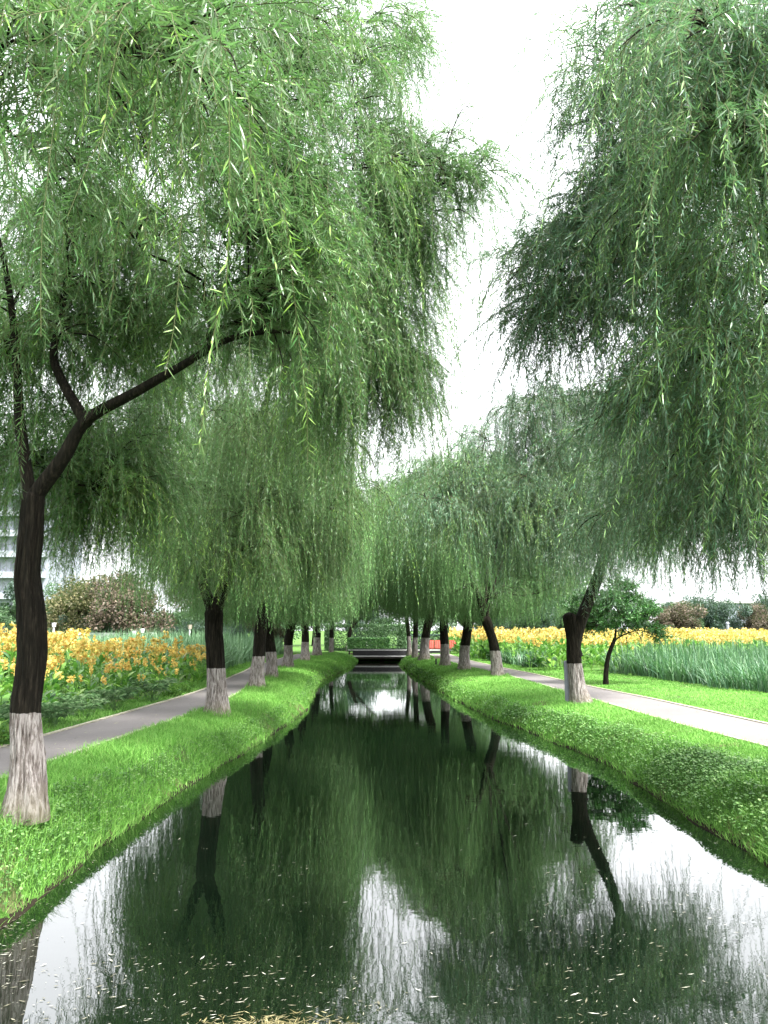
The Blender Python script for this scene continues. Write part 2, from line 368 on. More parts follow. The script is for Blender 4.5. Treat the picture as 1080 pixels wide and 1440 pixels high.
def make_tree(name, seed, trunk, trunk_r, limbs, targets, P, label, cat, mats, group=None, loc=(0, 0, 0), rz=0, scale=1):
    rng = np.random.default_rng(seed)
    root = empty(name, loc, label, cat, group, rz, scale)
    trunk = [np.array(p, float) for p in trunk]
    F = trunk[-1]
    B = [dict(p=np.array(trunk), par=-1, pi=0, kind='trunk')]
    for lm in limbs:
        lm = [np.array(p, float) for p in lm]; best = (9e9, 0, 0)
        k0 = int(np.linalg.norm(B[0]['p'] - lm[0], axis=1).argmin()); onto = np.linalg.norm(B[0]['p'][k0] - lm[0]) < .3
        if onto: lm = [lm[0] - nrm(trunk[-1] - trunk[-2]) * .35 + nrm(lm[1] - lm[0]) * .02] + lm     # rises inside the trunk before it parts
        q = dense(lm, max(6, 3 * len(lm)))
        for bi, b in enumerate(B):
            d = np.linalg.norm(b['p'] - q[0], axis=1); i = int(d.argmin())
            if d[i] < best[0]: best = (d[i], bi, i)
        B.append(dict(p=q, par=best[1], pi=best[2], kind='limb'))
    T = [np.array([*t[:3], t[3] if len(t) > 3 else 1.0, t[4] if len(t) > 4 else -1.0]) for t in targets]
    if P.get('multi'): T += [t + rng.normal(0, 1, 5) * np.array([.42, .42, .35, .05, 0]) for t in T for _ in range(P['multi'])]
    if P.get('thin'): T = [t for t in T if rng.random() > P['thin']]
    T.sort(key=lambda t: np.linalg.norm(t[:3] - F))
    for t4 in T:
        t = t4[:3]
        best = (9e9, 0, 0); dF = np.linalg.norm(t - F)
        for bi, b in enumerate(B):
            p = b['p']; lo = len(p) - 1 if bi == 0 else 1
            for i in range(lo, len(p) - (1 if b['kind'] == 'bough' else 0)):
                if np.linalg.norm(p[i] - F) > .9 * dF: continue
                v = t - p[i]; d = np.linalg.norm(v); tg = nrm(p[min(i + 1, len(p) - 1)] - p[max(i - 1, 0)])
                cost = d * (1.3 - .3 * float(tg @ v) / max(d, 1e-6)) + (.6 if v[2] < -.3 else 0)
                if cost < best[0]: best = (cost, bi, i)
        b = B[best[1]]; i = best[2]; n0 = b['p'][i]; tg = nrm(b['p'][min(i + 1, len(b['p']) - 1)] - b['p'][max(i - 1, 0)])
        d = np.linalg.norm(t - n0); oh = t - F; oh[2] = 0; oh = nrm(oh)
        arr = nrm(oh * .9 + rng.normal(0, .35, 3) * np.array([1, 1, .3]) + np.array([0, 0, P.get('arrive', -.1)]))
        q = bez(n0, n0 + tg * .3 * d + np.array([0, 0, .08 * d]), t - arr * .35 * d + np.array([0, 0, .02 * d]), t, 10)
        q[1:-1] += rng.normal(0, .022 * d, (8, 3))
        B.append(dict(p=q, par=best[1], pi=i, kind='bough', out=oh, len=t4[3], tone=t4[4]))
    for b in B: b['flow'] = np.ones(len(b['p']))
    for b in reversed(B):
        if b['par'] >= 0: B[b['par']]['flow'][:b['pi'] + 1] += b['flow'][0]
    rt = trunk_r[-1] * 1.02 / math.sqrt(B[0]['flow'][0])
    # trunk and main limbs, each a mesh of its own
    ns = P.get('trunk_sides', 28)
    bark_tube(trunk, trunk_r, P.get('trunk_rings', 60), ns, seed * 1.7, P.get('flare', .35), P.get('bark_amp', .12)).obj('trunk', mats['bark'], root)
    twig = Acc()
    for b in B[1:]:
        rad = np.maximum(rt * np.sqrt(b['flow']), .008); K = len(rad)
        lim = B[b['par']].get('rad')
        if lim is not None: rad = np.minimum(rad, max(.009, lim[min(b['pi'], len(lim) - 1)] * .8))
        rad = rad * np.linspace(1.05, .5 if b['kind'] == 'limb' else .72, K)
        if b['kind'] == 'limb' and b['par'] == 0: rad[:3] = np.minimum(rad[:3], trunk_r[-1] * .93)
        if b['kind'] == 'limb' and P.get('limb_r'):
            r0, r1 = P['limb_r'][sum(1 for q in B[1:] if q['kind'] == 'limb' and 'rad' in q)]; rad = r0 + (r1 - r0) * np.linspace(0, 1, K) ** .9
        b['rad'] = rad
        if b['kind'] == 'limb':
            a = bark_tube(b['p'], list(rad), K * 3, 16, seed + 5, 0, .06); a.obj('limb', mats['limb'], root)
        else:
            tubes(twig, b['p'][None], np.maximum(rad * np.linspace(1, .5, K), .006)[None], 6, 1)
    # branchlets, hanging withes, leaves
    boughs = [b for b in B if b['kind'] == 'bough']; o0, d0, l0, tn0, bl0 = [], [], [], [], []
    for b in boughs:
        q = b['p']; K = len(q); m = max(3, int(P['nter'] * rng.uniform(.45, 1.6))); bl = rng.uniform(.6, 1.35) * b['len']; tone = float(np.clip(rng.normal(.45, .27), 0, 1)) if b['tone'] < 0 else b['tone']
        for _ in range(m):
            u = rng.uniform(P.get('t0', .35), 1) * (K - 1.001); i = int(u); pt = q[i] + (q[i + 1] - q[i]) * (u - i); tg = nrm(q[i + 1] - q[i])
            rr = rng.normal(0, 1, 3); rr[2] *= .35
            o0.append(pt); d0.append(nrm(tg * .55 + b['out'] * .35 + nrm(rr) * .8 + np.array([0, 0, P.get('up', .3)])))
            l0.append(rng.uniform(*P['terL'])); tn0.append(np.clip(tone + rng.normal(0, .13), 0, 1)); bl0.append(bl)
    o0, d0, l0, tn0, bl0 = map(np.array, (o0, d0, l0, tn0, bl0))
    TER = hang(rng, o0, d0, l0, 6, np.full(len(o0), P.get('terdroop', .8)), P.get('sway', 0), .1)
    tubes(twig, TER, np.linspace(.011, .004, 7)[None].repeat(len(TER), 0), 4, 1)
    nst = P['nstr']; n = len(TER) * nst; ti = np.repeat(np.arange(len(TER)), nst)
    u = rng.uniform(.12, 1, n) * 5.999; i = u.astype(int); fr = (u - i)[:, None]
    p0 = TER[ti, i] * (1 - fr) + TER[ti, i + 1] * fr; tg = nrm(TER[ti, i + 1] - TER[ti, i])
    rr = rng.normal(0, 1, (n, 3)); rr[:, 2] = rr[:, 2] * .4 + P.get('strand_up', .1)
    D = nrm(tg * .7 + nrm(rr) * .9)
    L = rng.uniform(P['strL'][0], P['strL'][1], n) ** 1.0
    lng = rng.random(n) < P.get('long', .12); L[lng] *= P.get('longf', 1.7); L *= bl0[ti]
    zm = P['zmin'] + rng.gamma(1.5, .25, n) + P.get('zslope', 0) * np.maximum(0, p0[:, 1] - 1) * (p0[:, 0] > 1.5)
    keep = p0[:, 2] > zm + .2
    p0, D, L, ti, zm = p0[keep], D[keep], L[keep], ti[keep], zm[keep]
    L = np.minimum(L, np.maximum(.25, (p0[:, 2] - zm) * 1.1))
    if P.get('nstr', 0) and len(p0):
        K = P.get('K', 7)
        ST = hang(rng, p0, D, L, K, rng.uniform(P['droop'][0], P['droop'][1], len(p0)), P.get('sway', 0), P.get('wob', .12))
        if P.get('strand_r', .0022): tubes(twig, ST, np.linspace(1.3, .6, K + 1)[None].repeat(len(ST), 0) * P.get('strand_r', .0022), 3, 2)
        sz, ra, sp, det = P['leaf']
        nl = leaves_on(rng, twig, ST, L, sp, sz, ra, det, tn0[ti], 0, P.get('angle', (22, 55)), P.get('ldown', .35))
        print(name, 'boughs', len(boughs), 'strands', len(ST), 'leaves', nl)
    twig.obj('crown', [mats['leaf'], mats['twig'], mats.get('withe', mats['twig'])], root)
    return root

# ------------------------------------------------------------------ the plan of the place (metres; water at 0, lawns at .55)
LAWN = .55
XL = np.array([(-30, -3.0), (4, -3.0), (6.5, -3.02), (7.4, -3.1), (8.6, -2.95), (11.2, -2.87), (13.8, -2.78), (16, -2.55), (18.6, -2.34), (22, -2.25), (25.8, -2.32), (30, -2.6), (34.3, -2.85), (40, -2.5), (46, -2.1), (51, -1.9), (75, -1.9)])
XR = np.array([(-30, 3.8), (8, 3.8), (9.5, 3.82), (12, 3.8), (14.5, 3.72), (17.4, 3.38), (20, 2.86), (25.8, 2.32), (36.7, 1.65), (45, 1.25), (51, .95), (56, 1.3), (75, 1.3)])
LPI = np.array([(-20, -4.7), (9.5, -4.55), (11, -4.47), (13.2, -4.32), (16, -4.10), (18.5, -3.99), (21.8, -4.05), (24, -4.2), (28, -4.55), (36, -4.95), (48, -5.0), (56, -4.7)])
LPO = np.array([(-20, -5.95), (9.5, -5.8), (12, -5.7), (13, -5.6), (16.3, -5.44), (20, -5.26), (23, -5.22), (28, -5.55), (33, -5.8), (36, -6.05), (48, -6.2), (56, -6.0)])
RPI = np.array([(-20, 6.3), (9, 5.95), (12, 5.78), (14.9, 5.5), (20, 5.28), (22.5, 5.15), (27, 4.9), (31, 4.72), (36, 4.1), (42, 3.6), (48, 3.3), (56, 3.1)])
RPO = np.array([(-20, 7.8), (9, 7.45), (12, 7.3), (15.3, 7.05), (20, 6.75), (23.6, 6.35), (27, 6.1), (31, 5.85), (36, 5.35), (42, 4.9), (48, 4.6), (56, 4.5)])
def smooth_line(T):
    y = np.arange(T[0, 0], T[-1, 0], .25); x = np.interp(y, T[:, 0], T[:, 1]); k = np.hanning(13); k /= k.sum()
    return y, np.convolve(np.pad(x, 6, mode='edge'), k, 'valid')
LINES = {id(T): smooth_line(T) for T in (XL, XR, LPI, LPO, RPI, RPO)}
def at(T, y): yy, xx = LINES[id(T)]; return np.interp(y, yy, xx)
def vnoise(x, y, sc, seed=0):
    """cheap smooth value noise on arrays"""
    x = np.asarray(x) * sc + seed * 17.3; y = np.asarray(y) * sc + seed * 9.1
    xi, yi = np.floor(x), np.floor(y); fx, fy = x - xi, y - yi; fx = fx * fx * (3 - 2 * fx); fy = fy * fy * (3 - 2 * fy)
    h = lambda a, b: np.modf(np.abs(np.sin(a * 127.1 + b * 311.7 + seed) * 43758.5453))[0]
    return (h(xi, yi) * (1 - fx) + h(xi + 1, yi) * fx) * (1 - fy) + (h(xi, yi + 1) * (1 - fx) + h(xi + 1, yi + 1) * fx) * fy
def gz(x, y):
    wob = (vnoise(x, y, 1.6, 3) - .5) * .22 + (vnoise(x, y, .5, 4) - .5) * .25
    d = np.maximum(at(XL, y) - x, x - at(XR, y)) + wob * .5
    up = LAWN * (1 - np.exp(-np.maximum(d, 0) / .42)) * np.where(d > 0, 1, 0)
    near = np.clip(1 - np.abs(d - .7) / .8, 0, 1)
    up = up + near * (vnoise(x, y, 2.2, 5) - .5) * .10
    z = np.where(d > 0, up, np.maximum(d * 1.4, -.7))
    z = np.where(d > 1.6, LAWN, z)
    return np.where(y > 58, LAWN + 0 * z, z)

# ground: one sheet to the horizon
offs = np.array([0, .06, .12, .2, .3, .42, .56, .72, .9, 1.1, 1.35, 1.7, 2.2, 3, 4, 6, 9, 14, 22, 40, 80, 200, 700.])
ys = np.concatenate([[-200, -60, -20, -8], np.arange(-3, 30, .22), np.arange(30, 57.9, .5), [57.95, 58.05, 60, 64, 70, 80, 100, 140, 200, 320, 500, 800]])
inner = np.linspace(0, 1, 9)[1:-1]
rows = []
for y in ys:
    a, b = at(XL, y), at(XR, y); rows.append(np.concatenate([a - offs[::-1], a + (b - a) * inner, b + offs]))
X = np.array(rows); Y = np.repeat(ys[:, None], X.shape[1], 1); Z = gz(X, Y)
r_, c_ = X.shape; ii = (np.arange(r_ - 1)[:, None] * c_ + np.arange(c_ - 1)[None]).ravel()
A = Acc(); A.add(np.stack([X, Y, Z], -1).reshape(-1, 3), np.stack([ii, ii + 1, ii + 1 + c_, ii + c_], -1), 0, smooth=True)
tag(A.obj('ground', M['ground']), 'grassy banks and field either side of the canal', 'ground', kind='structure')
A = Acc(); A.add([(-5, -40, 0), (6, -40, 0), (6, 57.98, 0), (-5, 57.98, 0)], np.array([[0, 1, 2, 3]]))
tag(A.obj('water', M['water']), 'dark still canal water mirroring willows and white sky', 'canal', kind='structure')

def strip(name, ta, tb, z, mat, label, cat):
    y = np.arange(-6, 56, .25); a = at(ta, y); b = at(tb, y); n = len(y)
    v = np.concatenate([np.c_[a, y, np.full(n, z)], np.c_[b, y, np.full(n, z)]]); i = np.arange(n - 1)
    A = Acc(); A.add(v, np.stack([i, i + n, i + n + 1, i + 1], -1)); tag(A.obj(name, mat), label, cat, kind='structure')
strip('path', LPO, LPI, LAWN + .006, M['path'], 'grey pink path beside the canna field and left willows', 'path')
strip('path', RPI, RPO, LAWN + .006, M['path'], 'grey pink path behind the right hand willows', 'path')
def kerb(T, sgn, label):
    y = np.arange(-6, 56, .25); x = at(T, y) ; n = len(y); A = Acc(); prof = [(0, -.02), (0, .024), (.075, .026), (.075, -.02)]
    v = np.concatenate([np.c_[x + sgn * px, y, np.full(n, LAWN + pz)] for px, pz in prof]); i = np.arange(n - 1)
    for k in range(3): A.add(v[[0]] * 0, np.zeros((0, 4), int)) if False else None
    A.add(v, np.concatenate([np.stack([i + k * n, i + (k + 1) * n, i + (k + 1) * n + 1, i + k * n + 1], -1) for k in range(3)]))
    tag(A.obj('kerb', M['kerb']), label, 'kerb', kind='structure')
kerb(LPI, 1, 'pale stone edging between left path and canal bank'); kerb(LPO, -1, 'pale stone edging between left path and canna field')
kerb(RPI, -1, 'pale stone edging between right path and canal bank'); kerb(RPO, 1, 'pale stone edging between right path and reed lawn')

# ------------------------------------------------------------------ grass
def blades(acc, rng, P, h, w, lean, tone, segs=2, mat=0, droop=.5):
    n = len(P); az = rng.uniform(0, 2 * math.pi, n); dr = np.c_[np.cos(az), np.sin(az), np.zeros(n)]; az2 = az + math.pi / 2 + rng.normal(0, .5, n)
    sd = np.c_[np.cos(az2), np.sin(az2), np.zeros(n)]; h = h[:, None]; w = w[:, None]; lean = lean[:, None]
    V = [P - sd * w * .5, P + sd * w * .5]
    for k in range(1, segs):
        t = k / segs; c = P + np.array([0, 0, 1]) * h * (t - droop * lean * t * t * .6) + dr * h * lean * t * t ** .5; ww = w * (1 - .45 * t)
        V += [c - sd * ww * .5, c + sd * ww * .5]
    V.append(P + np.array([0, 0, 1]) * h * (1 - droop * lean * .6) + dr * h * lean)
    m = len(V); b = np.arange(n)[:, None] * m; fs = [b + np.array([[2 * k, 2 * k + 1, 2 * k + 3, 2 * k + 2]]) for k in range(segs - 1)]
    fs.append(b + np.array([[2 * segs - 2, 2 * segs - 1, 2 * segs]]))
    rnd = np.clip(rng.normal(.5, .22, n), 0, 1)
    acc.add(np.stack(V, 1).reshape(-1, 3), fs, mat, np.repeat(rnd, m), np.repeat(tone, m))
def scatter(rng, x0f, x1f, y0, y1, dens):
    """points between two lines, dens(y) per square metre"""
    yb = np.arange(y0, y1, .5); ys, ts = [], []
    for y in yb:
        wd = max(0, float(x1f(y + .25) - x0f(y + .25))); n = rng.poisson(dens(y) * wd * .5)
        ys.append(rng.uniform(y, y + .5, n)); ts.append(rng.random(n))
    y = np.concatenate(ys); t = np.concatenate(ts); x = x0f(y) + (x1f(y) - x0f(y)) * t
    return x, y
TREE_XY = []
def lawn(name, label, seed, x0f, x1f, y0, y1, dens, hgt, fine=12):
    rng = np.random.default_rng(seed); A = Acc(); x, y = scatter(rng, x0f, x1f, y0, y1, dens)
    z = gz(x, y); d = np.hypot(x, y); h = hgt(x, y) * rng.uniform(.6, 1.3, len(x)) * (.75 + .6 * vnoise(x, y, 1.1, seed))
    tone = np.clip(.12 + .8 * vnoise(x, y, .45, seed + 1) + .3 * (vnoise(x, y, 1.7, seed + 2) - .5) + rng.normal(0, .08, len(x)), 0, 1)
    bare = (vnoise(x, y, .95, seed + 6) > .80) & (rng.random(len(x)) < .6); x, y, z, d, h, tone = (q[~bare] for q in (x, y, z, d, h, tone))
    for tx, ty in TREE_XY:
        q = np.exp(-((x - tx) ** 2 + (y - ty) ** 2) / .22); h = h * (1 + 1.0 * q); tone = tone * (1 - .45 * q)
    ok = z > -.02; x, y, z, d, h, tone = (q[ok] for q in (x, y, z, d, h, tone))
    w = .0055 * np.maximum(1, d / 7) ** .8
    P = np.c_[x, y, z - .01]; lean = rng.uniform(.2, 1.1, len(x)); near = d < fine
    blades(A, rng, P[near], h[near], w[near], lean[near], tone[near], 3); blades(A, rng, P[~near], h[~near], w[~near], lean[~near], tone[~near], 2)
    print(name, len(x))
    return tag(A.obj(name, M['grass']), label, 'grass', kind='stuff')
TREES_L = [(-3.5, 7.9), (-3.51, 16.7), (-3.85, 23.9), (-4.08, 28.7), (-4.4, 36), (-4.35, 43.5), (-4.3, 50.5), (-3.8, 56.5), (-2.85, 62.5)]
TREES_R = [(4.56, 8.9), (4.75, 19.1), (4.32, 30.0), (3.47, 34.2), (2.98, 38.3), (2.35, 46), (1.95, 49.5), (1.75, 54)]
TREE_XY = TREES_L + TREES_R
dn = lambda y: 2600 if y < 11 else 1700 if y < 17 else 900 if y < 28 else 420
lawn('grass', 'bright grass on the left bank between path and water', 11, lambda y: at(LPI, y) + .05, lambda y: at(XL, y) + .10, 3.5, 57.5, dn, lambda x, y: .105 + .03 * (y < 14))
lawn('grass', 'bright grass on the right bank between water and path', 12, lambda y: at(XR, y) - .10, lambda y: at(RPI, y) - .05, 5.5, 57.5, dn, lambda x, y: np.where(x - at(XR, y) < .7, .11, .075))
lawn('grass', 'mown bright lawn between right path and reeds', 13, lambda y: at(RPO, y) + .05, lambda y: at(RPO, y) + np.interp(y, [10, 20, 24, 32, 40, 57], [6, 4.4, 3.6, 3.9, 2.4, 1.5]), 12, 57, lambda y: 900 if y < 20 else 520 if y < 30 else 260, lambda x, y: .06 + 0 * x)
lawn('grass', 'green verge between left path and canna field', 14, lambda y: at(LPO, y) - np.interp(y, [8, 14, 20, 26, 57], [3.5, 1.6, .9, 1.2, 1.6]), lambda y: at(LPO, y) - .05, 8, 57, lambda y: 700 if y < 20 else 400, lambda x, y: .085 + 0 * x)

def leafy_weeds(label, seed, xf, x2f, y0, y1, dens, s0):
    """creeping plants with small round leaves over the bank edge"""
    rng = np.random.default_rng(seed); A = Acc(); x, y = scatter(rng, xf, x2f, y0, y1, dens)
    keep = rng.random(len(x)) < .25 + .9 * vnoise(x, y, .9, seed); x, y = x[keep], y[keep]
    z = gz(x, y); ok = z > .02; x, y, z = x[ok], y[ok], z[ok]; n = len(x)
    hh = rng.uniform(.05, .17, n); s = s0 * rng.uniform(.6, 1.3, n) * np.maximum(1, y / 12) ** .5
    az = rng.uniform(0, 2 * math.pi, n); tilt = rng.uniform(.1, .9, n); d = np.c_[np.cos(az), np.sin(az), -tilt * .6]; d = nrm(d); sd = np.c_[-np.sin(az), np.cos(az), rng.normal(0, .3, n)]
    sd = nrm(sd); c = np.c_[x, y, z + hh]; s = s[:, None]
    V = np.stack([c, c + d * s * .35 + sd * s * .42, c + d * s * .8 + sd * s * .3, c + d * s, c + d * s * .8 - sd * s * .3, c + d * s * .35 - sd * s * .42], 1)
    b = np.arange(n)[:, None] * 6; tone = np.clip(.36 + .55 * vnoise(x, y, .8, seed + 4) + rng.normal(0, .12, n), 0, 1)
    A.add(V.reshape(-1, 3), [b + np.array([[0, 1, 2, 3]]), b + np.array([[0, 3, 4, 5]])], 0, np.repeat(rng.random(n), 6), np.repeat(tone, 6))
    st = np.stack([np.c_[x, y, z - .01], c], 1)[::2]; tubes(A, st, np.full((len(st), 2), .0018), 3, 0, .3, .3)
    print('weeds', n); tag(A.obj('ground_cover', M['weed']), label, 'weeds', kind='stuff')
leafy_weeds('round leaved weeds along the right water edge', 21, lambda y: at(XR, y) - .05, lambda y: at(XR, y) + np.interp(y, [6, 9, 13, 20, 40], [1.5, 1.25, .8, .45, .3]), 5.5, 45, lambda y: 1900 if y < 12 else 1000 if y < 20 else 350, .036)
leafy_weeds('round leaved weeds along the left water edge', 22, lambda y: at(XL, y) - np.interp(y, [4, 8, 11, 16, 40], [1.3, .8, .5, .35, .25]), lambda y: at(XL, y) + .05, 3.5, 45, lambda y: 1500 if y < 12 else 800 if y < 20 else 300, .030)

